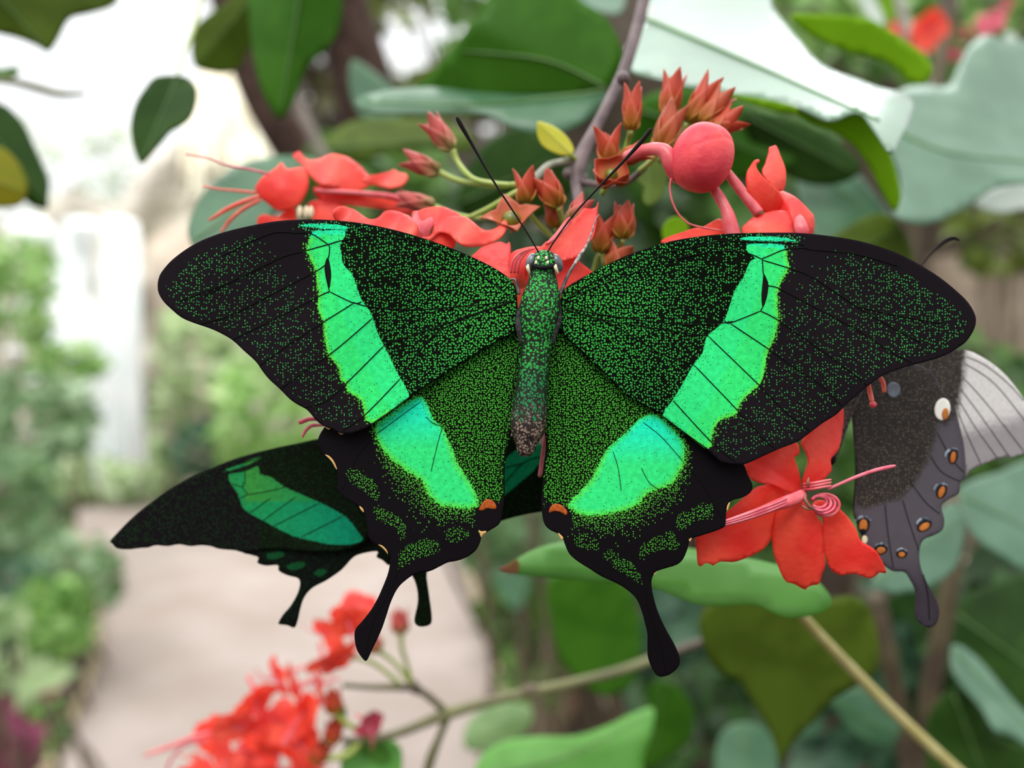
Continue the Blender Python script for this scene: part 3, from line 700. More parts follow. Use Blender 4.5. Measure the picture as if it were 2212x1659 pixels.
# five-petalled flower in front of the third butterfly
FD = .0955
f1 = thing('red_flower', 'open five-petalled red flower with a coiled crimson centre, under the big wing', 'flower', P(1738, 1060, FD))
petal(f1, [(1731, 951), (1760, 915), (1795, 890), (1819, 880), (1823, 905), (1820, 930), (1812.6, 969), (1800, 985), (1794.5, 995), (1796, 1016), (1779, 1036), (1755, 1050), (1734, 1045), (1740, 1020), (1746, 999), (1742, 980), (1734, 966)], FD + .0008, M_PETAL, -.1, -.25, .15, 1., .4)
petal(f1, [(1604, 1000), (1650, 975), (1690, 960), (1722, 956), (1727, 978), (1722, 984), (1716, 990), (1724, 1012), (1731, 1047), (1728, 1062), (1710, 1066), (1671, 1048), (1641, 1042), (1620, 1033), (1612, 1018)], FD + .0004, M_PETAL, .25, -.2, .2, 1., 1.4, fold=((1730, 1055), (1640, 1000)), fa=-.25)
petal(f1, [(1716, 1072), (1700, 1060), (1677, 1049), (1650, 1049), (1629, 1056), (1595, 1085), (1568, 1108), (1530, 1140), (1504, 1162), (1505, 1195), (1507, 1218), (1514, 1224), (1523, 1217), (1533, 1218), (1540, 1222), (1548, 1217), (1558, 1213), (1575, 1214), (1590, 1213), (1623, 1201), (1653, 1183), (1667, 1160), (1671, 1132), (1695, 1110)], FD - .0002, M_PETAL, .15, .15, .15, 1.2, 2.2)
petal(f1, [(1731, 1068), (1700, 1085), (1677, 1101), (1670, 1130), (1667, 1162), (1671, 1195), (1680, 1222), (1690, 1245), (1699, 1257), (1710, 1260), (1720, 1264), (1730, 1270), (1740, 1274), (1746, 1268), (1757, 1264), (1769, 1261), (1776, 1240), (1783, 1220), (1779, 1190), (1784, 1165), (1786, 1147), (1772, 1125), (1758, 1105), (1745, 1080)], FD - .0004, M_PETAL, 0., .35, .3, .8, 3., fold=((1735, 1075), (1740, 1270)), fa=.3)
petal(f1, [(1752, 1095), (1762, 1110), (1776, 1120), (1778, 1155), (1780, 1192), (1787, 1215), (1796, 1231), (1812, 1242), (1830, 1241), (1849, 1240), (1862, 1245), (1876, 1249), (1885, 1248), (1892, 1244), (1900, 1237), (1908, 1238), (1915, 1236), (1906, 1212), (1894, 1192), (1878, 1180), (1861, 1170), (1854, 1155), (1848, 1140), (1834, 1120), (1818, 1103), (1790, 1085), (1765, 1080)], FD, M_PETAL, -.2, .25, .15, 1., .2)
ptube('flower_tube', [(1735, 1068, FD - .0022, 12), (1705, 1082, FD - .0028, 14), (1675, 1092, FD - .003, 12), (1640, 1106, FD - .0032, 10), (1600, 1120, FD - .0033, 9), (1560, 1132, FD - .0033, 7)], M_PINK, f1, 10)
for k in range(3):
    ptube('tube_ridge', [(1700, 1077 + k * 6, FD - .0036, 1.6), (1650, 1097 + k * 6, FD - .0038, 1.8), (1600, 1115 + k * 5, FD - .0039, 1.8), (1563, 1127 + k * 4, FD - .0038, 1.5)], M_STAM, f1, 6)
for k, (r, dx) in enumerate(((16, 0), (21, 5), (26, 9), (30, 14))):
    sp_pts = []
    for j in range(13):
        a = math.radians(-160 + 25 * j); sp_pts.append((1769 + dx + r * math.cos(a), 1084 + dx * .5 + r * .78 * math.sin(a), FD - .0022 + .0004 * math.cos(a + k) + .0002 * k, 3.4))
    ptube('coiled_filament', sp_pts, M_CRIM if k < 3 else M_PINK, f1, 7, 2)
for k, (y0, y1) in enumerate(((1046, 1036), (1052, 1042), (1058, 1049))):
    ptube('filament', [(1735, y0, FD - .0015, 3), (1755, y0 - 2, FD - .003, 3.2), (1780, (y0 + y1) / 2 - 2, FD - .0032, 3), (1795, y1, FD - .0028, 2.2)], M_PINK, f1, 7)
for q in ([(1738, 1068, FD - .0028, 3), (1740, 1082, FD - .0032, 3.5), (1750, 1095, FD - .0031, 3.5), (1760, 1100, FD - .0028, 2)], [(1747, 1052, FD - .0026, 2.5), (1745, 1042, FD - .003, 3), (1747, 1032, FD - .0028, 1.6)], [(1732, 1092, FD - .0026, 3), (1745, 1100, FD - .003, 3), (1757, 1099, FD - .0028, 2)]):
    ptube('anther', q, plain('brown_anther', (.16, .07, .05, 1), (.3, .12, .08, 1), 1500., .5), f1, 7)
ptube('style', [(1788, 1057, FD - .0024, 3.2), (1815, 1045, FD - .003, 3.6), (1850, 1030, FD - .0034, 4), (1890, 1016, FD - .0035, 4.2), (1920, 1009, FD - .0034, 4.2), (1934, 1006, FD - .0033, 2.5)], M_STAM, f1, 8)
ptube('style', [(1875, 822, FD, 4), (1879, 845, FD, 5), (1884, 868, FD - .0003, 5)], M_STAMR, f1, 8)
V, Fc = ball(P(1886, 874, FD - .0005), (8 * FD / F, 6 * FD / F, 7 * FD / F), 12, 8); mesh_obj('stigma', V, Fc, M_PINK, f1)
ptube('style', [(1900, 812, FD + .001, 4), (1908, 828, FD + .001, 5), (1910, 848, FD + .001, 4)], M_STAMR, f1, 8)

# flower the big butterfly feeds on
CD = .0945
f2 = thing('red_flower', 'red flower right behind the big butterfly\'s head, one petal pointing up', 'flower', P(1160, 600, CD))
petal(f2, [(1293, 436), (1291, 450), (1290, 470), (1286, 495), (1282, 510), (1272, 524), (1262, 540), (1247, 555), (1225, 562), (1205, 568), (1185, 585), (1160, 590), (1150, 570), (1160, 545), (1180, 522), (1194, 517), (1210, 500), (1227, 484), (1250, 464), (1262, 450), (1276, 451), (1288, 447)], CD + .0006, M_PETALB, .25, -.35, .15, 1., .3, fold=((1170, 575), (1290, 445)), fa=-.2)
petal(f2, [(1180, 525), (1200, 503), (1226, 470), (1236, 476), (1222, 494), (1196, 520)], CD + .0002, M_PINK, .3, -.4, 0., .3)
petal(f2, [(1196, 575), (1215, 562), (1240, 558), (1258, 570), (1278, 586), (1290, 605), (1260, 640), (1215, 650), (1195, 640), (1190, 605)], CD + .0012, M_PETAL, .2, -.1, .1, .6, 1.)
petal(f2, [(1015, 560), (1028, 545), (1041, 534), (1060, 527), (1080, 522), (1095, 527), (1101, 522), (1103, 543), (1100, 573), (1106, 600), (1100, 640), (1050, 620), (1022, 590)], CD + .0014, M_PETALB, -.1, -.2, .15, .6, 2.)
petal(f2, [(1095, 560), (1108, 544), (1130, 536), (1156, 532), (1175, 536), (1168, 560), (1140, 575), (1135, 600), (1140, 640), (1110, 650), (1102, 620), (1096, 590)], CD - .0004, M_PETALB, -.3, -.1, .6, .4, 3., fold=((1120, 540), (1112, 630)), fa=.5)
petal(f2, [(1100, 590), (1128, 578), (1150, 580), (1170, 640), (1140, 690), (1100, 660)], CD + .001, M_PETAL, 0, 0, .1, .4)
for k in range(3):
    ptube('petal_fold', [(1104 + 7 * k, 590, CD - .0016 + .0003 * k, 2.2), (1108 + 8 * k, 563, CD - .0019 + .0003 * k, 2.6), (1124 + 8 * k, 546 - k, CD - .0017 + .0003 * k, 2.2), (1146 + 6 * k, 538 - k, CD - .001 + .0003 * k, 1.2)], M_PINK, f2, 6)
ptube('stamen', [(1172, 660, .0975, 3.4), (1180, 800, .099, 3.6), (1178, 930, .0972, 4), (1172, 985, .0968, 4.2), (1167, 1022, .0966, 4.6), (1165, 1030, .0966, 3)], M_STAM, f2, 8)

f6 = thing('red_flower', 'hidden red flower whose pink stamens stick out below the left-hand wing tip edge', 'flower', P(790, 860, .098))
for k in range(5):
    a = 2 * math.pi * k / 5
    petal(f6, [(790 + 55 * math.cos(a + t) * r_, 850 + 45 * math.sin(a + t) * r_) for t, r_ in ((0, .1), (.4, .6), (.45, .9), (0, 1.), (-.45, .9), (-.4, .6))], .0985, M_PETAL, 0, 0, .1, .4, name='petal')
ptube('stamen', [(770, 880, .098, 3), (720, 903, .098, 3.5), (690, 905, .098, 4), (668, 905, .098, 5), (649, 912, .098, 5), (645, 913, .098, 2)], M_STAM, f6, 7)
ptube('stamen', [(775, 890, .098, 3), (725, 915, .098, 3), (690, 918, .098, 3.4), (672, 920, .098, 4), (660, 930, .098, 4), (653, 944, .098, 3)], M_STAM, f6, 7)
# coral flower above the left-hand forewing
ED = .0985
f3 = thing('coral_flower', 'wavy coral flower peeping over the upper edge of the big left-hand wing', 'flower', P(912, 500, ED))
petal(f3, [(720, 459), (730, 448), (741, 445), (755, 449), (768, 454), (782, 464), (797, 473), (812, 472), (822, 465), (830, 457), (843, 454), (857, 456), (872, 461), (885, 467), (894, 477), (901, 487), (908, 515), (880, 530), (820, 510), (760, 495), (730, 480)], ED, M_PETALB, 0., -.5, .1, 1.6, 0., 16.)
petal(f3, [(905, 512), (930, 510), (938, 488), (952, 474), (971, 467), (990, 466), (1007, 469), (1022, 479), (1035, 490), (1047, 497), (1062, 496), (1075, 490), (1083, 481), (1090, 474), (1096, 482), (1092, 498), (1080, 513), (1064, 523), (1047, 530), (1025, 533), (1004, 531), (985, 520), (970, 506), (950, 502), (935, 515), (920, 525)], ED - .0004, M_PETALB, .1, -.55, .2, 1.6, 1.5, 18.)
petal(f3, [(890, 470), (892, 457), (903, 455), (916, 450), (930, 447), (947, 446), (963, 448), (978, 455), (992, 462), (985, 472), (960, 480), (935, 490), (905, 488)], ED + .0012, M_PETALB, 0, -.6, .1, 1., 2.)
petal(f3, [(885, 492), (893, 466), (900, 455), (906, 470), (912, 478), (930, 470), (940, 476), (930, 500), (925, 525), (900, 525)], ED - .0002, M_PINK, .1, -.3, .4, .8, 2.5)
petal(f3, [(905, 515), (935, 505), (965, 502), (985, 515), (975, 540), (930, 535)], ED + .0006, M_PETAL, .1, -.2, .2, .5)
ptube('throat_ridge', [(904, 490, ED - .001, 1.2), (908, 502, ED - .0012, 2), (909, 514, ED - .001, 1.5)], M_CRIM, f3, 6)

# rounded red flower, upper side, with long stamens
GD = .118
f4 = thing('red_flower', 'blurred red flower with a rounded petal and long thin stamens, nearest the pale rock', 'flower', P(690, 440, GD))
petal(f4, [(551, 408), (556, 396), (563, 386), (575, 376), (588, 368), (598, 360), (607, 351), (614, 357), (621, 365), (640, 362), (655, 361), (663, 370), (667, 388), (665, 408), (657, 427), (645, 443), (625, 452), (604, 456), (588, 448), (575, 437), (563, 428)], GD - .003, M_PETAL, .1, -.35, .55, .5, 1.)
petal(f4, [(632, 336), (640, 329), (648, 328), (656, 338), (668, 345), (689, 343), (703, 337), (717, 332), (733, 334), (750, 339), (766, 349), (780, 360), (792, 374), (797, 382), (782, 394), (760, 401), (725, 403), (693, 398), (676, 386), (664, 372), (655, 358), (645, 350)], GD, M_PETALB, 0., -.6, .3, 1.2, .3)
petal(f4, [(690, 400), (720, 376), (760, 364), (795, 380), (800, 398), (770, 412), (730, 415)], GD - .001, M_PETAL, 0, -.2, .3, .6)
petal(f4, [(780, 385), (800, 379), (818, 376), (838, 372), (852, 366), (860, 372), (877, 375), (880, 385), (870, 399), (856, 403), (841, 406), (820, 402), (800, 398)], GD + .001, M_PETALB, .1, -.4, .1, 1.5, 1., 14.)
petal(f4, [(676, 405), (700, 402), (762, 411), (800, 418), (835, 424), (880, 440), (905, 455), (880, 462), (830, 452), (780, 446), (740, 442), (700, 436), (684, 424)], GD + .0005, M_PETAL, .1, -.2, .2, .8, 2.)
petal(f4, [(556, 474), (562, 466), (572, 463), (588, 467), (604, 466), (618, 452), (631, 441), (638, 455), (640, 474), (650, 500), (600, 500), (560, 490)], GD - .001, M_PETAL, .1, -.2, .2, .6, .5)
petal(f4, [(665, 440), (690, 432), (730, 440), (755, 455), (760, 480), (720, 490), (680, 485), (672, 465)], GD, M_PETAL, .1, -.1, .2, .6, 3.)
ptube('flower_tube', [(680, 412, GD - .001, 5), (760, 416, GD - .001, 6), (840, 424, GD, 7), (900, 440, GD, 8)], M_PINK, f4, 8)
for x in (648, 662, 672):
    V, Fc = ball(P(x, 458, GD - .003), (6 * GD / F, 5 * GD / F, 13 * GD / F), 10, 8); mesh_obj('anther', V, Fc, M_ANTHER, f4)
for q, m_ in (([(581, 376, 3), (540, 366, 2.6), (490, 357, 2.4), (450, 342, 2), (402, 333, 2)], M_STAM), ([(552, 416, 3), (510, 412, 2.6), (470, 408, 2.2), (438, 402, 2)], M_STAMR),
              ([(560, 424, 4), (520, 438, 5), (485, 455, 5), (462, 470, 3.5), (450, 476, 2)], M_STAMR), ([(562, 432, 4), (525, 452, 4.5), (498, 475, 4), (477, 503, 2.5)], M_STAMR)):
    ptube('stamen', [(x, y, GD - .004, r) for x, y, r in q], m_, f4, 6)

# red flower by the round bud
HD = .0965
f5 = thing('red_flower', 'red flower with upright curled petals below the round bud, over the right-hand wing', 'flower', P(1650, 480, HD))
petal(f5, [(1611, 392), (1613, 372), (1621, 358), (1629, 347), (1638, 344), (1641, 348), (1634, 354), (1637, 367), (1650, 383), (1668, 400), (1685, 415), (1693, 435), (1695, 456), (1675, 462), (1655, 460), (1635, 448), (1622, 432), (1614, 412)], HD, M_PETAL, .2, .1, .4, .6, .2)
petal(f5, [(1646, 372), (1652, 355), (1656, 342), (1660, 330), (1661, 319), (1668, 316), (1676, 314), (1682, 324), (1687, 338), (1693, 352), (1698, 370), (1698, 390), (1693, 410), (1680, 412), (1664, 398)], HD + .0012, M_PETALB, -.1, -.3, .2, .7, 1.)
petal(f5, [(1682, 412), (1700, 416), (1719, 426), (1735, 440), (1750, 456), (1758, 466), (1760, 485), (1756, 505), (1740, 520), (1700, 520), (1685, 480), (1680, 440)], HD + .0004, M_PETALB, -.3, -.2, .5, .9, 2., fold=((1690, 415), (1730, 515)), fa=.4)
petal(f5, [(1602, 496), (1612, 482), (1622, 473), (1634, 465), (1655, 459), (1678, 454), (1700, 456), (1718, 461), (1722, 480), (1720, 510), (1680, 520), (1620, 520)], HD - .0004, M_PETALB, .1, -.4, .4, .5, 2.)
petal(f5, [(1428, 522), (1448, 510), (1472, 502), (1495, 494), (1517, 490), (1536, 480), (1553, 472), (1563, 480), (1568, 500), (1580, 520), (1520, 535), (1460, 535)], HD + .0006, M_PETAL, .1, -.5, .2, .8, 3.)
petal(f5, [(1715, 470), (1728, 462), (1742, 480), (1748, 505), (1730, 518), (1716, 500)], HD - .0008, M_PINK, -.3, -.2, .6, .4)
ptube('flower_tube', [(1571, 372, HD + .0012, 9), (1590, 398, HD + .001, 11), (1615, 430, HD + .0006, 11), (1640, 462, HD + .0004, 12)], M_PINK, f5, 12)
ptube('flower_tube', [(1535, 398, HD + .0006, 10), (1553, 425, HD + .0004, 12), (1566, 448, HD, 12), (1574, 470, HD - .0002, 15), (1580, 500, HD - .0002, 18), (1585, 520, HD, 18)], M_PINK, f5, 12)
ptube('filament', [(1450, 385, HD - .001, 2), (1447, 405, HD - .001, 2.2), (1452, 435, HD - .001, 2.2), (1466, 463, HD - .001, 2.2), (1488, 483, HD - .001, 2.1), (1520, 492, HD - .0008, 2), (1560, 498, HD - .0006, 1.6)], M_PINK, f5, 6)

# round closed bud
BD = .0955
bud = thing('flower_bud', 'round closed red bud, the largest bud, on a bent pink tube', 'flower bud', P(1517, 341, BD))
NU, NV = 72, 54; V = []; Fc = []
cr = [np.array([(1554, 311), (1570, 313), (1588, 318)], float), np.array([(1554, 311), (1545, 298), (1541, 280), (1538, 266)], float), np.array([(1554, 311), (1535, 316), (1510, 322), (1480, 336), (1462, 350)], float)]
um = BD / F
for j in range(NV + 1):
    a = math.pi * j / NV
    for i in range(NU):
        b = 2 * math.pi * i / NU
        dx, dy, dz = math.sin(a) * math.cos(b), math.sin(a) * math.sin(b), math.cos(a)
        k = 1 + .04 * math.sin(2 * b + 1) * math.sin(a) + .03 * math.sin(3 * a)
        V.append([dx * 66 * k + 3 * dz, dy * 66 * k, dz * 73 * k])
V = np.array(V); ang = math.radians(-12); c_, s_ = math.cos(ang), math.sin(ang)
V = np.stack([V[:, 0] * c_ - V[:, 2] * s_, V[:, 1], V[:, 0] * s_ + V[:, 2] * c_], 1)
pxy = np.stack([1517 + V[:, 0], 341 - V[:, 2]], 1)
q = np.min([dist(pxy, k, False) for k in cr], 0)
front = V[:, 1] < 10
step = np.where(front, -2.6 * np.exp(-(q / 3.4) ** 2) * ss(pxy[:, 0], 1455, 1520) * ss(-V[:, 1], 12, 40), 0)
V = V * (1 + step / 70)[:, None]
for j in range(NV):
    for i in range(NU): Fc.append((j * NU + i, (j + 1) * NU + i, (j + 1) * NU + (i + 1) % NU, j * NU + (i + 1) % NU))
mesh_obj('petal_ball', V * um + P(1517, 341, BD), Fc, M_BUD, bud)
ptube('flower_tube', [(1350, 340, BD + .004, 12), (1380, 328, BD + .003, 13), (1412, 322, BD + .0015, 14), (1437, 328, BD + .0006, 16), (1450, 352, BD + .0004, 19), (1462, 378, BD + .0008, 18), (1478, 392, BD + .001, 10)], M_PINK, bud, 14)


# ------------------------------------------------------------------ calyx buds
def calyx(label, px, py, d, ang, L, W, n=4, spread=.25, mat=None, tiltd=0., rot=0., name='flower_bud', ball_r=0, stalk=None, group=None):
    """px,py = base of the sepals; ang = image direction of the axis (90 = up)"""
    o = thing(name, label, 'flower bud', P(px, py, d), group)
    u = d / F; a = math.radians(ang)
    ax = np.array([math.cos(a), tiltd, math.sin(a)]); ax /= np.linalg.norm(ax)
    e1 = np.cross(ax, [0, 1, 0]); e1 /= np.linalg.norm(e1); e2 = np.cross(ax, e1)
    base = P(px, py, d)
    for k in range(n):
        w = 2 * math.pi * (k + rot) / n
        rad = math.cos(w) * e1 + math.sin(w) * e2; tan = -math.sin(w) * e1 + math.cos(w) * e2
        V = []; T = []; Fc = []
        NT_, NS = 11, 7
        for i in range(NT_):
            t = i / (NT_ - 1)
            ctr = base + u * L * (ax * t * math.cos(spread * t) + rad * (W / L * .62 * math.sin(min(1, t * 1.6) * math.pi / 2) * (1 - .45 * t) + math.sin(spread) * t * t * .9))
            hw = u * W * .62 * (math.sin(math.pi * min(1., .12 + .88 * t ** .75)) ** .8) * 1.12 * (1 - .15 * t)
            if i == NT_ - 1: hw = u * .6
            for j in range(NS):
                s_ = (j / (NS - 1)) * 2 - 1
                V.append(ctr + tan * s_ * hw - rad * (s_ * s_) * hw * .55); T.append(t)
        for i in range(NT_ - 1):
            for j in range(NS - 1): Fc.append((i * NS + j, i * NS + j + 1, (i + 1) * NS + j + 1, (i + 1) * NS + j))
        mesh_obj('sepal', V, Fc, mat or M_SEPAL, o, True, {'t': T}, u * 2.2, 0.)
    if ball_r:
        V, Fc = ball(base + ax * u * ball_r * .9, (u * ball_r,) * 3, 16, 12); mesh_obj('ovary', V, Fc, M_OVARY, o)
    if stalk:
        ptube('stalk', stalk, M_GSTEM if mat is not M_TWIG else M_TWIG, o, 8)
    return o


K = .104
calyx('lone upright orange-red bud between the dark twig and the spiky bud group', 1364, 280, K, 88, 98, 34, 4, .12, rot=.3, stalk=[(1362, 284, K, 6), (1358, 300, K + .002, 6), (1350, 330, K + .003, 6)])
calyx('uppermost spiky orange-red bud of the group before the glossy leaf', 1442, 252, K + .003, 80, 100, 36, 4, .16, rot=.1, stalk=[(1442, 256, K + .003, 5), (1440, 290, K + .004, 6), (1400, 350, K + .005, 6)])
calyx('spiky red bud leaning outwards against the glossy leaf', 1485, 262, K + .003, 58, 112, 36, 4, .14, rot=.4, stalk=[(1483, 266, K + .003, 5), (1465, 300, K + .004, 6), (1420, 350, K + .005, 6)])
calyx('pointed red bud touching the round bud, on the glossy leaf side', 1516, 268, K + .002, 52, 96, 34, 4, .18, rot=.2, mat=M_SEPALO, stalk=[(1514, 270, K + .002, 5), (1490, 300, K + .004, 6), (1450, 350, K + .005, 6)])
calyx('pale orange bud tucked between the spiky group and the round bud', 1424, 322, K + .001, 68, 108, 42, 4, .16, rot=.6, mat=M_SEPALO, stalk=[(1422, 326, K + .001, 6), (1410, 345, K + .002, 6), (1380, 370, K + .004, 6)])
calyx('outermost bud of the spiky group with flared tips', 1528, 292, K + .001, 32, 88, 34, 5, .32, rot=.1, stalk=[(1526, 292, K + .001, 5), (1500, 310, K + .003, 6), (1450, 350, K + .005, 6)])
calyx('open two-lobed orange bud left of the bent pink tube', 1318, 352, K - .001, 96, 82, 38, 3, .30, rot=.25, stalk=[(1318, 356, K, 6), (1320, 380, K + .002, 6), (1300, 420, K + .004, 6)])
calyx('cupped red calyx holding the bent pink tube', 1342, 345, K - .002, 20, 68, 30, 4, .25, rot=.1, mat=M_SEPAL, tiltd=-.3)
calyx('rounded bowl-shaped bud crossed by the black antenna', 1320, 388, K - .002, 100, 44, 62, 4, .55, rot=.5, tiltd=-1.6, ball_r=14)
calyx('upright orange bud beside the black twig, yellow at its foot', 1137, 438, K, 92, 76, 36, 3, .22, rot=.05, ball_r=9, stalk=[(1137, 440, K, 6), (1150, 470, K + .002, 6), (1200, 520, K + .004, 6)])
calyx('orange-red bud with a rolled lobe between two upright buds', 1206, 446, K, 118, 82, 44, 4, .18, rot=.3, mat=M_SEPAL, stalk=[(1206, 448, K, 6), (1215, 480, K + .002, 6), (1225, 520, K + .004, 6)])
calyx('star-shaped bud with an olive ball in its middle', 1105, 490, K - .001, 95, 66, 50, 4, .95, rot=.1, tiltd=-1.2, ball_r=20, mat=M_SEPALO)
calyx('dusky pink bud just above the big butterfly\'s head flower', 1232, 480, K - .003, 55, 66, 36, 4, .15, rot=.5, mat=M_SEPALP, stalk=[(1232, 482, K, 6), (1222, 500, K + .002, 6), (1215, 530, K + .004, 6)])
calyx('small red bud hanging amid the stalks above the head', 1200, 492, K + .003, 95, 56, 30, 4, .25, rot=.2, stalk=[(1200, 494, K + .003, 5), (1205, 515, K + .004, 5), (1210, 540, K + .004, 5)])
calyx('solitary red bud over the dark gap beside the wing', 1346, 515, K, 88, 78, 40, 4, .12, rot=.15, stalk=[(1346, 518, K, 5), (1335, 540, K + .002, 6), (1310, 570, K + .004, 6)])
calyx('brown-red drooping bud against the upright petal', 1296, 545, K + .001, 80, 88, 40, 4, .28, rot=.4, stalk=[(1296, 548, K + .001, 5), (1290, 560, K + .002, 6), (1280, 600, K + .004, 6)])
calyx('spread orange bud lowest of the buds, meeting the right-hand wing', 1322, 585, K + .001, 62, 66, 44, 4, .45, rot=.2, mat=M_SEPALO, ball_r=10)
calyx('tulip-shaped salmon bud on a curved green stalk, topmost of the three', 976, 322, .112, 128, 88, 34, 4, .18, rot=.15, mat=M_SEPALP, stalk=[(978, 324, .112, 7), (990, 352, .112, 6), (1020, 385, .110, 6), (1062, 396, .109, 6), (1105, 400, .108, 6)])
calyx('pink bud on the lower curved green stalk, pointing at the red flower', 948, 371, .114, 158, 86, 34, 4, .16, rot=.3, mat=M_SEPALP, stalk=[(950, 372, .114, 7), (985, 388, .113, 6), (1030, 398, .111, 6), (1080, 402, .109, 6), (1112, 398, .108, 6)])
calyx('faded pink bud low behind the coral flower', 938, 445, .113, 168, 84, 30, 4, .14, rot=.2, mat=M_SEPALP, stalk=[(940, 446, .113, 6), (980, 462, .112, 6), (1020, 470, .111, 6), (1080, 470, .108, 6)])
ptube('stalk', [(1015, 470, .111, 6), (1060, 448, .109, 6.5), (1110, 418, .108, 7), (1150, 400, .108, 7)], M_GSTEM, bpy.data.objects['flower_bud.019'] if 'flower_bud.019' in bpy.data.objects else bud)

# ------------------------------------------------------------------ twig above the flowers
tw = thing('twig', 'dark purple-brown twig forking down from the top behind the buds', 'twig', P(1250, 345, .118))
ptube('stem', [(1400, -40, .130, 12), (1382, 40, .128, 13), (1362, 110, .126, 13), (1345, 160, .124, 13), (1318, 215, .121, 12), (1288, 275, .119, 13), (1262, 325, .118, 16), (1248, 360, .117, 18), (1247, 400, .116, 14), (1250, 450, .113, 11), (1235, 520, .110, 10), (1200, 620, .106, 10)], M_TWIG, tw, 10)
ptube('side_stalk', [(1246, 345, .117, 10), (1215, 350, .116, 8), (1185, 358, .114, 8), (1160, 382, .112, 9), (1140, 405, .110, 8)], plain('grey_green_stalk', (.20, .20, .15, 1), (.32, .32, .24, 1), 200., .5), tw, 8)
ptube('side_stalk', [(1250, 392, .116, 9), (1300, 400, .113, 8), (1350, 396, .110, 7), (1395, 360, .108, 7)], M_TWIG, tw, 8)
ptube('side_stalk', [(1248, 430, .114, 8), (1290, 500, .110, 7), (1310, 580, .107, 7)], M_GSTEM, tw, 8)
for x, y, r in ((1228, 375, 13), (1262, 385, 9), (1346, 170, 15)):
    V, Fc = ball(P(x, y, .117), (r * .117 / F,) * 3, 10, 8); mesh_obj('node', V, Fc, M_TWIG, tw)
#@@PART3
# ------------------------------------------------------------------ large leaves
G_DK = leafmat('dark_green_leaf', (.025, .07, .010, 1), (.04, .10, .015, 1), .5, .2, .25)
G_MID = leafmat('mid_green_leaf', (.045, .15, .010, 1), (.065, .20, .014, 1), .5, .2, .3)
G_BRT = leafmat('bright_green_leaf', (.09, .30, .03, 1), (.13, .38, .06, 1), .4, .5, .3)
G_LIME = leafmat('lime_green_leaf', (.22, .42, .005, 1), (.28, .50, .01, 1), .5, .3, .4, (.35, .6, .01, 1))
G_OLIVE = leafmat('olive_leaf', (.08, .125, .012, 1), (.115, .18, .018, 1), .5, .2, .3)
G_GLOSS = leafmat('glossy_leaf', (.05, .15, .07, 1), (.07, .20, .10, 1), .3, 1., .05, coat=.8)
G_GREY = leafmat('grey_green_leaf', (.075, .17, .10, 1), (.11, .22, .14, 1), .42, .6, .15, coat=.1)
G_TEAL = leafmat('blue_green_leaf', (.045, .135, .06, 1), (.075, .18, .09, 1), .42, .5, .15, coat=.1)
G_PALE = leafmat('pale_leaf', (.42, .50, .42, 1), (.55, .62, .55, 1), .4, .6, .2)
G_YEL2 = leafmat('dull_yellow_leaf', (.22, .23, .008, 1), (.30, .28, .015, 1), .5, .2, .3)
G_SOFT = leafmat('soft_green_leaf', (.15, .26, .09, 1), (.22, .34, .14, 1), .45, .3, .3)
G_YEL = leafmat('yellow_green_leaf', (.45, .45, .02, 1), (.55, .52, .05, 1), .45, .4, .3)
M_RIB = plain('leaf_rib', (.10, .22, .05, 1), (.14, .26, .08, 1), 100., .5)


def leaf(label, poly, d, mat, sx=0., sy=0., rib=None, fold=0., wave=0., ph=0., cup=0., sp=None, name='leaf', petiole=None, pmat=None, ribmat=None, norib=False):
    p = np.array(poly, float); ext = (p.max(0) - p.min(0)).max(); c = p.mean(0)
    f = pdep(poly, d, sx, sy, cup, wave, ph, ext / 9., rib[:2] if rib else None, fold)
    o = thing(name, label, 'leaf', P(c[0], c[1], d))
    blade('blade', poly, f, sp or ext / 22, mat, o, None, .0003, 3)
    if rib and not norib:
        r = catmull(rib, 6, False) if len(rib) > 2 else np.array([[rib[0][0] + (rib[1][0] - rib[0][0]) * t, rib[0][1] + (rib[1][1] - rib[0][1]) * t] for t in np.linspace(0, 1, 10)])
        z = f(r[:, 0], r[:, 1]) - .0002
        w = np.linspace(3.2, 1.2, len(r)) * ext / 400 * d / F
        tube('midrib', P(r[:, 0], r[:, 1], z), w, ribmat or M_RIB, o, 6, 1)
    if petiole: ptube('petiole', petiole, pmat or M_GSTEM, o, 8)
    return o


# upper left
leaf('olive leaf tip poking in at the very top corner over the bright gap', [(-60, -60), (60, -70), (200, -50), (255, -10), (240, 15), (190, 30), (155, 38), (140, 55), (128, 80), (105, 112), (80, 100), (40, 84), (-10, 72), (-60, 60)], .21, G_OLIVE, .1, .3, [(-40, -50), (105, 110)], .2)
leaf('dark heart-shaped leaf hanging alone before the white glare', [(330, 170), (352, 163), (385, 163), (405, 168), (418, 180), (425, 198), (421, 232), (408, 258), (390, 272), (368, 284), (350, 305), (333, 325), (318, 342), (304, 354), (294, 335), (286, 308), (282, 275), (287, 242), (297, 215), (312, 192)], .165, G_DK, .1, -.1, [(385, 160), (304, 352)], -.25,
     petiole=[(384, 165, .165, 3), (395, 120, .17, 3), (420, 60, .18, 4), (440, -30, .19, 4)])
leaf('dark leaf at the frame side with a tip drooping to the yellow leaf', [(-80, 200), (0, 222), (28, 240), (52, 268), (68, 300), (82, 332), (98, 368), (107, 395), (104, 430), (100, 452), (60, 440), (20, 400), (-60, 380)], .21, G_DK, .3, .1, [(-60, 230), (104, 448)], .3)
leaf('yellow-lobed leaf below the dark one at the frame side', [(-80, 300), (0, 318), (25, 335), (45, 362), (57, 395), (55, 425), (40, 445), (0, 448), (-80, 440)], .20, G_YEL2, .2, .1, [(-70, 370), (52, 415)], .2)
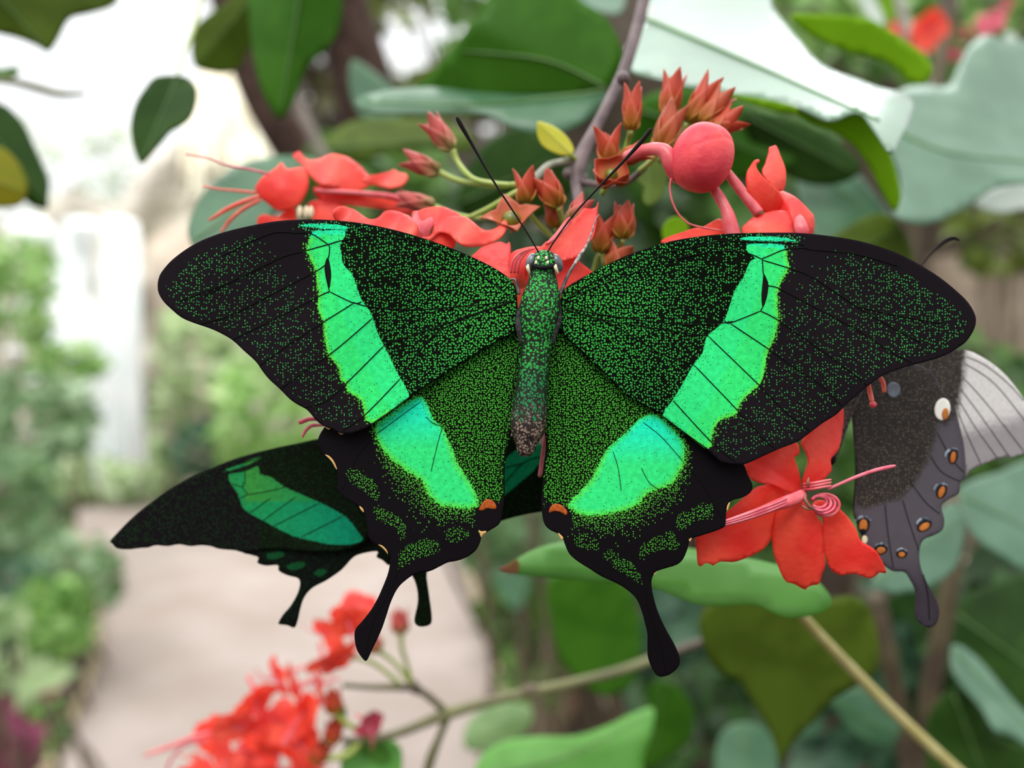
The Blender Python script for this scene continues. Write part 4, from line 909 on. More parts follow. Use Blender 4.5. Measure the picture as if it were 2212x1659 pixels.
leaf('long pointed mid-green leaf hanging from the top beside the brown trunk', [(540, -60), (640, -80), (735, -60), (741, 0), (736, 50), (722, 85), (700, 112), (672, 135), (655, 160), (645, 190), (632, 225), (612, 255), (598, 254), (585, 236), (572, 212), (560, 180), (550, 140), (542, 90), (538, 40)], .19, G_MID, .0, .2, [(655, -60), (604, 252)], .22, .6)
leaf('shadowy olive leaf left of the long hanging leaf', [(412, 100), (420, 60), (445, 34), (480, 12), (540, -30), (560, 20), (548, 80), (528, 130), (505, 155), (478, 160), (440, 154), (418, 140)], .24, G_OLIVE, .2, .3, [(545, -10), (425, 140)], .2)
leaf('green leaf tip with a brown stalk against the white gap', [(-60, 140), (0, 148), (30, 143), (42, 152), (35, 163), (0, 172), (-60, 170)], .22, G_MID, .1, -.3)
ptube('twig_stalk', [(-60, 170, .22, 7), (20, 175, .22, 8), (80, 190, .22, 9), (130, 203, .22, 8), (185, 202, .22, 4)], M_BRANCH, bpy.data.objects['leaf.006'])
leaf('grey-green leaf lying behind the red flower with long stamens', [(405, 505), (415, 460), (440, 415), (470, 385), (520, 355), (580, 340), (640, 335), (690, 350), (640, 400), (600, 450), (560, 500), (500, 540), (430, 545)], .17, G_TEAL, .1, -.6, [(420, 520), (660, 345)], .3)
# upper middle
leaf('broad green leaf filling the top middle, left of the twig', [(1312, 194), (1328, 172), (1340, 145), (1346, 125), (1338, 90), (1325, 62), (1310, 38), (1282, 18), (1250, -2), (1210, -50), (1080, -50), (1050, 10), (1015, 55), (975, 110), (930, 160), (890, 195), (960, 215), (1060, 218), (1180, 214), (1260, 205)], .165, G_MID, .0, .25, [(1312, 190), (1180, 130), (1000, 110)], .22, .5)
leaf('sheeny lower half-leaf under the broad green leaf, pointing at the twig', [(1310, 196), (1250, 200), (1150, 205), (1040, 200), (930, 188), (830, 195), (765, 215), (790, 240), (850, 245), (930, 246), (1010, 243), (1060, 252), (1110, 275), (1160, 286), (1215, 284), (1262, 262), (1295, 230)], .16, G_TEAL, .05, -1.1, [(1310, 196), (1050, 225), (800, 222)], .1, .6)
leaf('small yellow-green leaf with a dusky tip at the twig fork', [(1160, 266), (1163, 262), (1180, 266), (1200, 275), (1220, 290), (1234, 308), (1240, 325), (1234, 334), (1218, 336), (1198, 330), (1182, 322), (1168, 310), (1160, 290)], .115, G_YEL, .1, -.2, [(1232, 332), (1163, 266)], .35, petiole=[(1230, 333, .115, 5), (1240, 342, .116, 6), (1248, 352, .117, 6)])
leaf('dim dark-green leaf in the shade behind the small yellow-green leaf', [(985, 440), (1000, 390), (1030, 330), (1075, 290), (1130, 275), (1190, 300), (1230, 350), (1235, 420), (1180, 470), (1090, 490), (1020, 480)], .24, G_DK, .1, .3, [(990, 440), (1230, 330)], .2)
leaf('olive strip of leaf running behind the two stalked pink buds', [(700, 310), (760, 262), (850, 255), (940, 265), (1020, 290), (1010, 330), (920, 320), (840, 330), (760, 350)], .26, G_OLIVE, 0, -.2, [(700, 320), (1010, 300)], .2)
leaf('grey-green leaf blade standing by the brown trunk', [(760, 130), (800, 150), (850, 190), (880, 230), (840, 270), (780, 250), (755, 190)], .3, G_TEAL, .3, -.2, [(765, 140), (860, 250)], .2)
leaf('pale narrow leaf at the top beside the broad green leaf', [(1095, -40), (1120, -10), (1135, 35), (1128, 45), (1105, 15), (1085, -30)], .2, G_PALE, .2, .2)
leaf('pale glossy leaf edge beneath the top frame near the twig', [(1235, -40), (1260, 5), (1300, 25), (1335, 30), (1350, 5), (1340, -40)], .22, G_GREY, 0, -1., None, 0)
# upper right
g = leaf('big glossy leaf mirroring the white sky, right of the twig', [(1350, 112), (1358, 90), (1375, 65), (1398, 40), (1405, 0), (1420, -70), (1640, -70), (1668, 10), (1695, 50), (1730, 90), (1765, 130), (1800, 152), (1850, 170), (1900, 188), (1950, 200), (1975, 230), (1945, 300), (1925, 330), (1895, 290), (1862, 246), (1835, 246), (1812, 256), (1790, 260), (1765, 250), (1740, 238), (1705, 225), (1660, 216), (1610, 207), (1560, 203), (1500, 190), (1440, 175), (1390, 163), (1362, 150)], .142, G_GLOSS, .1, -1.55, [(1395, 40), (1560, 110), (1700, 170), (1900, 260)], .15, 2.2, .7, sp=11)
blade('curled_margin', [(1560, 200), (1600, 206), (1660, 216), (1705, 226), (1745, 240), (1770, 253), (1792, 261), (1815, 256), (1840, 246), (1863, 244), (1885, 268), (1903, 296), (1920, 325), (1934, 362), (1943, 400), (1946, 428), (1936, 456), (1925, 448), (1905, 415), (1888, 380), (1868, 345), (1840, 312), (1805, 288), (1765, 272), (1720, 250), (1670, 240), (1610, 220)], pdep([(1560, 200), (1946, 428)], .138, .1, .5, 0., .5, .5, 30.), 10., G_LIME, g, None, .0003, 3, 'bright lime underside of the curled edge')
leaf('lime-green leaf edge arching before the small blurred red flowers', [(1705, 34), (1760, 30), (1820, 33), (1868, 38), (1900, 52), (1930, 70), (1962, 92), (1992, 114), (2012, 138), (2014, 158), (2004, 178), (1985, 184), (1962, 176), (1942, 156), (1920, 138), (1885, 124), (1840, 116), (1795, 98), (1750, 76)], .17, G_LIME, .1, .4, None, 0, .6)
leaf('large smooth grey-green leaf spreading over the upper frame side', [(1880, 250), (1915, 215), (1960, 188), (2010, 184), (2050, 185), (2070, 145), (2095, 100), (2130, 74), (2180, 90), (2280, 110), (2290, 380), (2212, 395), (2150, 405), (2110, 432), (2060, 462), (2000, 484), (1950, 476), (1928, 455), (1945, 425), (1940, 370), (1915, 310)], .2, G_GREY, .1, -.9, [(1895, 260), (2050, 330), (2250, 350)], .2, 1.4)
leaf('grey-green leaf in half shade below the curled lime edge', [(1715, 330), (1760, 318), (1810, 335), (1850, 370), (1885, 410), (1925, 460), (1945, 500), (1920, 540), (1800, 540), (1750, 500), (1725, 420)], .21, G_TEAL, .1, -.7, [(1730, 340), (1920, 500)], .15)
leaf('olive leaf wedge behind the upper rim of the right-hand wing', [(1790, 520), (1830, 490), (1870, 468), (1910, 462), (1940, 482), (1962, 515), (1972, 560), (1960, 600), (1860, 600), (1800, 560)], .19, G_OLIVE, .1, .1, [(1800, 560), (1950, 490)], .2)
leaf('whitish glossy leaf by the right frame side under the large grey-green leaf', [(2105, 430), (2130, 412), (2165, 400), (2212, 385), (2290, 375), (2290, 445), (2212, 452), (2170, 460), (2135, 456), (2112, 446)], .24, G_PALE, .1, -.9)
leaf('dark green shaded leaf under the big glossy leaf', [(1600, 240), (1680, 250), (1760, 275), (1830, 320), (1860, 370), (1800, 400), (1720, 390), (1640, 330)], .2, G_DK, 0, .3, [(1610, 250), (1840, 370)], .2)
leaf('mid-green leaf behind the round bud and tubes', [(1380, 220), (1460, 190), (1560, 205), (1660, 260), (1720, 330), (1690, 370), (1600, 390), (1500, 420), (1420, 380), (1370, 300)], .2, G_MID, 0, .2, [(1390, 240), (1690, 350)], .25)
leaf('small lime leaf showing above the right-hand wing by the petals', [(1430, 500), (1440, 478), (1460, 468), (1480, 475), (1488, 495), (1480, 520), (1440, 525)], .13, G_LIME, 0, .2)
leaf('pale olive drooping leaf under the bent pink tube', [(1376, 372), (1392, 352), (1418, 348), (1436, 362), (1442, 390), (1428, 425), (1404, 445), (1388, 430), (1392, 405), (1380, 395)], .13, G_OLIVE, .2, -.3, [(1400, 352), (1404, 440)], .3)
# lower right
fresh = leaf('fresh green leaf with a reddish tip under the five-petalled flower', [(1078, 1231), (1098, 1220), (1122, 1203), (1150, 1188), (1185, 1176), (1230, 1168), (1300, 1165), (1420, 1175), (1560, 1195), (1680, 1220), (1755, 1248), (1785, 1275), (1796, 1296), (1790, 1314), (1768, 1325), (1740, 1331), (1700, 1333), (1672, 1324), (1650, 1312), (1620, 1305), (1560, 1308), (1510, 1305), (1465, 1290), (1420, 1272), (1370, 1262), (1300, 1256), (1230, 1250), (1170, 1245), (1120, 1240)], .117, G_BRT, .0, -.75, [(1740, 1280), (1400, 1220), (1080, 1231)], .1, .5, .8, norib=True)
blade('leaf_tip', [(1077, 1231), (1090, 1224), (1104, 1216), (1116, 1208), (1122, 1222), (1118, 1238), (1100, 1239)], lambda x, y: .1165 + 0 * x, 5., plain('reddish_leaf_tip', (.42, .14, .10, 1), (.34, .20, .06, 1), 300., .5, .3, .2), fresh, None, .0003, 3, 'reddish tip')
leaf('big olive leaf turned underside-up behind the straw-coloured stem', [(1512, 1335), (1530, 1305), (1570, 1285), (1650, 1285), (1735, 1315), (1790, 1295), (1840, 1288), (1872, 1305), (1890, 1345), (1899, 1390), (1900, 1425), (1888, 1458), (1860, 1478), (1828, 1495), (1800, 1512), (1775, 1540), (1750, 1565), (1722, 1595), (1700, 1625), (1688, 1650), (1680, 1630), (1668, 1590), (1645, 1548), (1618, 1505), (1592, 1470), (1560, 1455), (1535, 1432), (1520, 1395), (1512, 1365)], .17, G_OLIVE, .1, .25, [(1735, 1310), (1710, 1460), (1688, 1645)], .15, .3, norib=True)
st = thing('stem', 'straight straw-coloured stem slanting down to the bottom corner', 'stem', P(1900, 1500, .16))
ptube('stalk', [(1700, 1290, .14, 10), (1745, 1345, .15, 11), (1800, 1404, .155, 11), (1850, 1456, .16, 12), (1950, 1556, .165, 12), (2065, 1662, .17, 12), (2200, 1780, .18, 12)], M_TAN, st, 12)
leaf('green upright leaf blade behind the right-hand wing tail', [(1180, 1260), (1230, 1235), (1300, 1240), (1352, 1262), (1374, 1300), (1384, 1350), (1385, 1420), (1370, 1470), (1335, 1500), (1290, 1500), (1240, 1462), (1205, 1410), (1188, 1340)], .26, G_MID, .1, .1, [(1290, 1240), (1320, 1500)], .15, norib=True)
leaf('light green leaf at the bottom frame edge by the forked branch', [(1020, 1690), (1035, 1640), (1065, 1612), (1110, 1596), (1170, 1590), (1240, 1590), (1310, 1568), (1370, 1540), (1412, 1530), (1408, 1580), (1390, 1640), (1370, 1720), (1150, 1740), (1040, 1730)], .22, G_BRT, .0, -.5, [(1040, 1680), (1230, 1630), (1400, 1540)], .2)
leaf('pale green leaf seen through below the olive branch', [(1000, 1590), (1020, 1550), (1060, 1525), (1110, 1515), (1150, 1530), (1145, 1570), (1110, 1600), (1050, 1620), (1010, 1620)], .3, G_SOFT, 0, -.4, [(1010, 1600), (1140, 1540)], .2, norib=True)
leaf('dark green leaf filling the lower frame side, under the grey tail', [(2058, 1410), (2062, 1340), (2090, 1285), (2150, 1262), (2280, 1250), (2290, 1600), (2212, 1570), (2160, 1520), (2110, 1470), (2075, 1440)], .25, G_DK, .1, -.2, [(2070, 1330), (2280, 1480)], .15)
leaf('grey-green leaf edged against the dark leaf in the bottom corner', [(2055, 1400), (2075, 1395), (2120, 1430), (2170, 1490), (2215, 1540), (2290, 1600), (2290, 1660), (2190, 1592), (2150, 1580), (2120, 1530), (2080, 1485), (2058, 1450)], .22, G_GREY, .2, -.6, [(2060, 1405), (2280, 1630)], .1)
leaf('darkest leaf in the bottom corner beside the straw-coloured stem', [(1998, 1600), (2010, 1540), (2050, 1492), (2095, 1490), (2125, 1540), (2155, 1590), (2290, 1650), (2290, 1760), (2060, 1760), (2010, 1690)], .23, G_DK, .1, .1, [(2060, 1500), (2150, 1740)], .2)
leaf('pale grey-green leaf by the right frame side with a shaded fold', [(2070, 1060), (2110, 1035), (2160, 1020), (2290, 990), (2290, 1250), (2212, 1232), (2160, 1200), (2120, 1175), (2085, 1130)], .22, G_GREY, .1, -.5, [(2075, 1070), (2280, 1170)], .15)
leaf('smooth green-grey leaf just right of the grey swallowtail tail', [(1880, 1260), (1940, 1180), (2010, 1120), (2060, 1085), (2082, 1130), (2080, 1180), (2065, 1225), (2030, 1258), (1985, 1275), (1930, 1282)], .2, G_GREY, .1, -.4, [(1890, 1260), (2070, 1120)], .15)
leaf('rounded grey-green leaf low beneath the big olive leaf', [(1545, 1650), (1548, 1610), (1565, 1575), (1600, 1560), (1645, 1568), (1672, 1600), (1682, 1650), (1670, 1740), (1580, 1740), (1550, 1700)], .27, G_TEAL, 0, -.4, [(1600, 1565), (1620, 1720)], .15)
leaf('dusky green leaf between the olive leaf and the straw-coloured stem', [(1795, 1510), (1830, 1492), (1880, 1490), (1925, 1520), (1945, 1570), (1930, 1610), (1880, 1605), (1830, 1570)], .26, G_TEAL, .1, -.2, [(1800, 1515), (1935, 1590)], .15)
leaf('blue-green tapering leaf below the reddish leaf tip', [(1065, 1240), (1100, 1238), (1140, 1240), (1142, 1270), (1132, 1300), (1120, 1318), (1105, 1318), (1085, 1290), (1070, 1265)], .6, G_TEAL, 0, -.2, [(1100, 1240), (1115, 1318)], .1)
leaf('bottom dark green leaf edge beside the light green leaf', [(1390, 1540), (1420, 1470), (1470, 1490), (1500, 1540), (1490, 1600), (1440, 1640), (1400, 1660), (1385, 1610)], .3, G_MID, .1, .2, [(1430, 1490), (1410, 1640)], .2)
for lab, pts in (('thin brown stem rising behind the grey swallowtail tail', [(1890, 1280, .35, 20), (1915, 1400, .35, 19), (1940, 1520, .36, 19), (1975, 1720, .37, 20)]), ('thin brown stem nearest the right frame side below the pale leaf', [(2075, 1130, .34, 17), (2060, 1220, .34, 18), (2030, 1380, .35, 19), (2000, 1550, .36, 20), (1980, 1720, .37, 20)])):
    s_ = thing('stem', lab, 'stem', P(pts[1][0], pts[1][1], pts[1][2])); ptube('stalk', pts, M_BROWNSTEM, s_, 8)

# ------------------------------------------------------------------ blurred flower head below
ND = .175


def flower_parts(seed, size, matp):
    """a small five-petalled flower around the origin, facing -Y; returns list of (name, verts, faces, mat)"""
    r = random.Random(seed); out = []
    for k in range(5):
        a = 2 * math.pi * k / 5 + r.uniform(-.3, .3); L = size * r.uniform(.85, 1.15); curl = r.uniform(-.1, .9); wd = r.uniform(.5, .72)
        V = []; Fc = []; nt, ns = 8, 5
        for i in range(nt):
            t = i / (nt - 1); hw = L * wd * math.sin(math.pi * (.1 + .82 * t)) ** .8 * (.75 + .25 * t)
            for j in range(ns):
                s_ = 2 * j / (ns - 1) - 1
                x = L * t * math.cos(curl * t * .8) + L * .06; y = -L * (.2 * t - curl * t * t * .55) + .12 * hw * s_ * s_ * (1 if k % 2 else -1); z = hw * s_
                V.append((x * math.cos(a) - z * math.sin(a), y, x * math.sin(a) + z * math.cos(a)))
        for i in range(nt - 1):
            for j in range(ns - 1): Fc.append((i * ns + j, i * ns + j + 1, (i + 1) * ns + j + 1, (i + 1) * ns + j))
        out.append(('petal', V, Fc, matp))
    v, f = tube(None, np.array([(0, 0, 0), (0, size * .5, -size * .1), (0, size * 1.1, -size * .4)]), np.array([.1, .09, .07]) * size, None, seg=7, n=3)
    out.append(('flower_tube', v, f, M_PINK))
    for k in range(2):
        a = r.uniform(-.5, .5) + k * .5
        v, f = tube(None, np.array([(0, 0, 0), (math.cos(a) * size * .4, -size * .6, math.sin(a) * size * .5), (math.cos(a) * size * 1.1, -size * .9, math.sin(a) * size * 1.2)]), np.array([.03, .03, .015]) * size, None, seg=5, n=3)
        out.append(('stamen', v, f, M_STAM))
    return out


def rot(rx, ry, rz):
    from mathutils import Euler
    return np.array(Euler((rx, ry, rz)).to_matrix())


def small_flower(label, px, py, d, size_px, rng, matp, group=None, name='red_flower'):
    o = thing(name, label, 'flower', P(px, py, d), group)
    R = rot(rng.uniform(-.9, .9), rng.uniform(-3.1, 3.1), rng.uniform(-1.0, 1.0))
    for n_, v, f, m_ in flower_parts(rng.randint(0, 9999), size_px * d / F, matp):
        mesh_obj(n_, np.asarray(v) @ R.T + P(px, py, d), f, m_, o)
    return o


rg = random.Random(5)
HEAD = [(772, 1308, 34), (752, 1342, 40), (708, 1368, 36), (732, 1418, 40), (700, 1432, 34), (604, 1466, 40), (556, 1512, 42), (640, 1486, 42), (690, 1478, 36), (462, 1590, 38), (508, 1566, 42), (562, 1578, 42), (612, 1560, 44), (660, 1536, 40), (548, 1632, 44), (440, 1648, 44), (490, 1640, 42), (604, 1622, 44), (648, 1600, 40), (580, 1690, 44), (500, 1690, 44), (420, 1690, 40), (660, 1670, 40)]
for x, y, s_ in HEAD:
    small_flower('blurred red flower of the slanting flower spray at the bottom, left of the forked branch', x, y, ND + rg.uniform(-.008, .008), s_ * 1.2, rg, M_PETAL if rg.random() < .55 else M_PETALB, 'flowers of the blurred bottom spray')
small_flower('crimson flower at the end of the forked olive branch, apart from the red spray', 798, 1566, ND, 36, rg, M_CRIM)
for x, y, a, lab in ((724, 1540, 100, 'brown-orange bud in the middle of the bottom spray'), (716, 1606, 80, 'rusty bud low in the bottom spray next to green stalks'), (680, 1648, 60, 'orange bud cut by the bottom frame edge in the spray'), (866, 1368, 95, 'small pinkish bud held up by a thin stalk above the forked branch'), (816, 1408, 120, 'small brown-pink bud on a thin stalk by the wing tail')):
    calyx(lab, x, y, ND, a, 52, 30, 4, .2, rot=.2, mat=M_SEPAL if y > 1450 else M_SEPALP)
br = thing('branch', 'forked olive-brown branch reaching across the bottom to the flower spray', 'branch', P(965, 1540, .19))
ptube('stem', [(1560, 1370, .215, 9), (1400, 1428, .205, 10), (1330, 1452, .2, 10), (1240, 1474, .195, 10), (1160, 1492, .19, 11), (1110, 1502, .19, 11), (1040, 1520, .188, 11), (965, 1542, .185, 13), (915, 1562, .182, 11), (870, 1580, .18, 10), (820, 1594, .178, 9), (740, 1600, .176, 7)], M_BRANCH, br, 10)
ptube('fork', [(965, 1540, .185, 9), (935, 1512, .183, 9), (900, 1488, .182, 8), (860, 1484, .18, 8), (800, 1484, .178, 6), (740, 1480, .176, 5)], M_BRANCH, br, 8)
ptube('fork', [(968, 1545, .185, 9), (950, 1590, .186, 8), (930, 1640, .187, 11), (910, 1720, .188, 9)], M_BRANCH, br, 8)
for q in ([(890, 1484, .181, 6), (880, 1440, .179, 5), (868, 1400, .176, 5), (866, 1366, .175, 6)], [(895, 1486, .181, 6), (860, 1440, .179, 5), (830, 1415, .177, 5), (814, 1404, .175, 6)], [(870, 1484, .181, 5), (830, 1448, .179, 5), (790, 1425, .177, 5), (750, 1420, .176, 4)], [(800, 1594, .177, 7), (760, 1570, .176, 6), (720, 1540, .175, 6)], [(780, 1600, .177, 7), (750, 1630, .176, 7), (700, 1640, .175, 6)]):
    ptube('flower_stalk', q, M_GSTEM, br, 7)
ptube('node', [(1128, 1496, .19, 12), (1145, 1490, .19, 14), (1165, 1492, .19, 10)], M_BROWNSTEM, br, 8)
ptube('node', [(888, 1470, .181, 8), (895, 1484, .181, 13), (905, 1494, .182, 8)], M_BRANCH, br, 8)
for lab, q in (('green leaflet at the heart of the bottom flower spray', [(712, 1585), (722, 1545), (735, 1520), (748, 1535), (744, 1570), (728, 1598)]), ('bright green leaf beneath the crimson flower in the bottom spray', [(740, 1620), (780, 1600), (850, 1600), (870, 1640), (850, 1720), (780, 1720), (740, 1680)]), ('small dark leaf beside the crimson flower', [(765, 1600), (800, 1592), (830, 1604), (842, 1640), (820, 1650), (785, 1630)])):
    leaf(lab, q, ND + .006, G_BRT if 'bright' in lab else G_MID, .1, -.3)
sp_ = bpy.data.objects['red_flower.%03d' % 12] if 'red_flower.012' in bpy.data.objects else br
ptube('stamen', [(470, 1580, ND - .004, 4), (420, 1592, ND - .006, 5), (370, 1612, ND - .006, 5), (312, 1632, ND - .006, 3)], M_PINK, sp_, 6)
ptube('stamen', [(450, 1600, ND - .004, 3), (400, 1610, ND - .006, 3.5), (370, 1640, ND - .006, 3), (355, 1680, ND - .006, 3)], M_STAM, sp_, 6)
# blurred flowers, upper right corner
for x, y, d, s_, m_, lab in ((2000, 68, .36, 38, M_PETAL, 'vivid red blurred flower above the lime-green leaf edge'), (1945, 64, .4, 24, M_PETALB, 'faint coral blurred flower left of the vivid red one'), (2085, 74, .4, 22, M_CRIM, 'pinkish-purple blurred flower just right of the vivid red one'), (2138, 52, .4, 26, M_CRIM, 'crimson blurred flower beside a yellow speck in the top corner'), (2170, 22, .42, 26, M_CRIM, 'dusky crimson blurred flower highest in the top corner'), (2062, 118, .4, 14, M_CRIM, 'tiny dark red blurred flower under the vivid red one')):
    small_flower(lab, x, y, d, s_, rg, m_)
s_ = thing('stem', 'upright olive stem between the blurred corner flowers', 'stem', P(2040, 90, .42))
ptube('stalk', [(2052, -60, .42, 22), (2046, 40, .42, 20), (2036, 120, .42, 15), (2022, 190, .42, 12), (2015, 300, .42, 12)], M_BROWNSTEM, s_, 8)
s_ = thing('stem', 'pale grey stem leaning left of the vivid red corner flower', 'stem', P(1950, 60, .38))
ptube('stalk', [(1925, -60, .38, 10), (1945, 20, .38, 12), (1965, 80, .38, 12), (1985, 120, .38, 12), (2010, 240, .38, 10)], plain('pale_grey_stem', (.28, .28, .22, 1), (.4, .4, .34, 1), 60., .5), s_, 8)
leaf('pale narrow leaf streak above the lime-green leaf edge', [(1855, -40), (1880, -30), (1900, 20), (1910, 52), (1895, 55), (1872, 30), (1850, -10)], .26, G_PALE, .2, -.3)
leaf('bright lime leaf streak between the pale streak and the grey stem', [(1890, -40), (1925, -40), (1932, 10), (1934, 45), (1918, 45), (1902, 10)], .3, G_LIME, .1, .2)
leaf('little white-green leaf glinting in the top corner by the frame side', [(2172, 70), (2185, 70), (2200, 85), (2206, 102), (2195, 112), (2180, 102), (2172, 88)], .3, G_PALE, 0, -.4)
#@@PART4
# ------------------------------------------------------------------ ground, path, rock, water
def gpt(px, py, z=0.):
    d = (CH - z) * F / (py - 829.5)
    return P(px, py, d)


def structure(o): o['kind'] = 'structure'; return o


M_SOIL = plain('dark_soil', (.03, .021, .014, 1), (.06, .045, .03, 1), 4., .9, .2, bump=.5, bscale=20., bdist=.03)
V = []; Fc = []; nx, ny = 60, 60
for j in range(ny + 1):
    for i in range(nx + 1):
        x = -14 + 28 * i / nx; y = -4 + 20 * j / ny
        V.append((x, y, .012 * math.sin(x * 5.1 + y * 3.3) + .01 * math.sin(x * 11 - y * 7) - .03))
for j in range(ny):
    for i in range(nx): Fc.append((j * (nx + 1) + i, j * (nx + 1) + i + 1, (j + 1) * (nx + 1) + i + 1, (j + 1) * (nx + 1) + i))
structure(mesh_obj('ground', V, Fc, M_SOIL))
m = NT('pinkish_concrete'); co = m.coord()
M_PATH = m.finish(m.mix(m.maprange(m.noise(co, 1.6, 5., .6), .3, .7), (.26, .21, .18, 1), (.34, .285, .26, 1)), .8, .3, bump=m.noise(co, 60., 4.), bstr=.15, bdist=.004)
LP = [(-160, 2600), (20, 1800), (62, 1720), (112, 1655), (150, 1570), (186, 1486), (204, 1440), (207, 1390), (207, 1318), (222, 1270), (212, 1225), (190, 1190), (165, 1160), (152, 1135), (160, 1112), (190, 1098), (250, 1088), (330, 1083)]
RP = [(1230, 2600), (1150, 1800), (1128, 1700), (1112, 1600), (1086, 1480), (1058, 1390), (1030, 1300), (1005, 1225), (975, 1175), (930, 1140), (860, 1118), (780, 1102), (690, 1092), (600, 1086), (500, 1082)]
pl = catmull(LP, 4, False); pr = catmull(RP, 4, False)
out = [gpt(x, y) for x, y in pl] + [gpt(x, y) for x, y in pr[::-1]]
o2 = np.array([(p[0], p[1]) for p in out])
v, f = fill(o2, .18)
v3 = np.concatenate([v, np.zeros((len(v), 1)) + .004], 1)
v3[:, 2] += .004 * np.sin(v3[:, 0] * 3) * np.cos(v3[:, 1] * 2)
structure(mesh_obj('path', v3, [t if np.cross(v3[t[1]] - v3[t[0]], v3[t[2]] - v3[t[0]])[2] > 0 else t[::-1] for t in f], M_PATH, solid=.03))
M_EDGE = plain('sandy_edging', (.27, .22, .13, 1), (.36, .30, .19, 1), 8., .8, .2)
e3 = np.array([gpt(x, y) for x, y in catmull(LP[:14], 4, False)]); e3[:, 2] = .012
structure(tube('trim_1', e3, np.full(len(e3), .022), M_EDGE, None, 6, 1))
e3 = np.array([gpt(x, y) for x, y in catmull(RP[:10], 4, False)]); e3[:, 2] = .012
structure(tube('trim_2', e3, np.full(len(e3), .02), M_EDGE, None, 6, 1))


def rock(name, label, c, r, mat, seed, cat='rock'):
    rr = np.random.default_rng(seed); V, Fc = ball((0, 0, 0), (1, 1, 1), 24, 16)
    k = 1 + .16 * np.sin(V @ rr.normal(0, 3, 3) + 1) + .1 * np.sin(V @ rr.normal(0, 5, 3)) + .05 * np.sin(V @ rr.normal(0, 11, 3))
    return tag(mesh_obj(name, V * k[:, None] * np.array(r) + np.array(c), Fc, mat), label, cat)


M_ROCKR = plain('reddish_stone', (.17, .085, .055, 1), (.30, .17, .11, 1), 9., .85, .2, bump=.4, bscale=30., bdist=.01)
M_ROCKP = plain('pale_stone', (.42, .35, .28, 1), (.55, .48, .40, 1), 9., .85, .2, bump=.4, bscale=30., bdist=.01)
rock('stone', 'reddish-brown stone in the bed beneath the olive branch', gpt(1190, 1556) + np.array([0, 0, .05]), (.10, .09, .09), M_ROCKR, 3)
rock('stone', 'pale sandy stone next to the reddish-brown stone', gpt(1292, 1545) + np.array([0, 0, .05]), (.062, .08, .11), M_ROCKP, 4)
rock('stone', 'flat greyish stone showing between the dark leaves at the bottom', gpt(1425, 1650) + np.array([0, 0, .02]), (.10, .14, .07), M_ROCKP, 5)
rock('stone', 'pale pinkish stone slab near the right frame side above the dark leaf', P(2150, 1245, .55), (.032, .03, .010), M_ROCKP, 6)


def bumpy(name, x0, x1, y0, y1, d, mat, amp, seed, topf=None, n=60, back=0.):
    """uneven upright surface covering a pixel box at distance d"""
    rr = np.random.default_rng(seed); V = []; Fc = []; ny = n
    w = [(rr.normal(0, 1, 2) * s, rr.uniform(0, 6), a) for s, a in ((1.2, 1.), (2.7, .5), (6, .25), (13, .1))]
    for j in range(ny + 1):
        for i in range(n + 1):
            u_, v_ = i / n, j / ny
            px = x0 + (x1 - x0) * u_; top = topf(px) if topf else y0
            py = y1 + (top - y1) * v_
            p = P(px, py, d)
            z = sum(a * math.sin(q[0] * p[0] + q[1] * p[2] + ph) for q, ph, a in w)
            p[1] += amp * z + back * v_; V.append(p)
    for j in range(ny):
        for i in range(n): Fc.append((j * (n + 1) + i, j * (n + 1) + i + 1, (j + 1) * (n + 1) + i + 1, (j + 1) * (n + 1) + i))
    return mesh_obj(name, V, Fc, mat)


M_CLIFF = plain('cream_rock', (.30, .27, .21, 1), (.56, .52, .45, 1), 1.1, .85, .2, bump=.6, bscale=4., bdist=.15)
structure(tag(bumpy('rock_wall', -700, 1500, 300, 1095, 9.6, M_CLIFF, .22, 2, lambda x: np.interp(x, [-700, 60, 140, 240, 330, 390, 450, 520, 600, 680, 760, 1500], [470, 470, 400, 440, 330, 300, 180, 120, 220, 380, 300, 250])), None, None))
tag(bumpy('boulder', 330, 470, 470, 1095, 9.2, plain('pinkish_rock', (.42, .33, .26, 1), (.54, .46, .38, 1), 2., .85), .08, 12, lambda x: 490 + abs(x - 400) * .5, 24), 'pinkish-beige rock face right beside the white waterfall', 'rock')
# dry pale palm skirt on the cliff
M_STRAW = plain('dry_palm_straw', (.62, .56, .42, 1), (.90, .88, .74, 1), 3., .8, .2, .25)
pm = thing('dry_palm', 'cream dry palm skirt hanging before the rock, left of the brown trunk', 'palm', P(520, 350, 8.2))
for k in range(34):
    t = k / 33; x0 = 430 + 110 * t; xe = 400 + 250 * t ** 1.2 + random.uniform(-15, 15); ye = 420 + random.uniform(-50, 60)
    q = [(x0, 165 + random.uniform(-15, 10), 8.2, 3), ((x0 + xe) / 2 + 18 * t, 270, 8.1, 10), (xe, ye, 8.0 + random.uniform(-.2, .2), 5)]
    ptube('frond', q, M_STRAW, pm, 5, 3)
ptube('trunk', [(470, 160, 8.4, 24), (475, 400, 8.45, 26), (480, 1090, 8.5, 28)], M_BROWNSTEM, pm, 8)
# waterfall
M_WATER = plain('white_water', (.86, .92, .92, 1), (.97, .99, .99, 1), 3., .3, .5, .3, (1, 1, 1, 1))
wf = thing('waterfall', 'tall white waterfall pouring down the rock at the end of the path', 'waterfall', gpt(210, 1075))


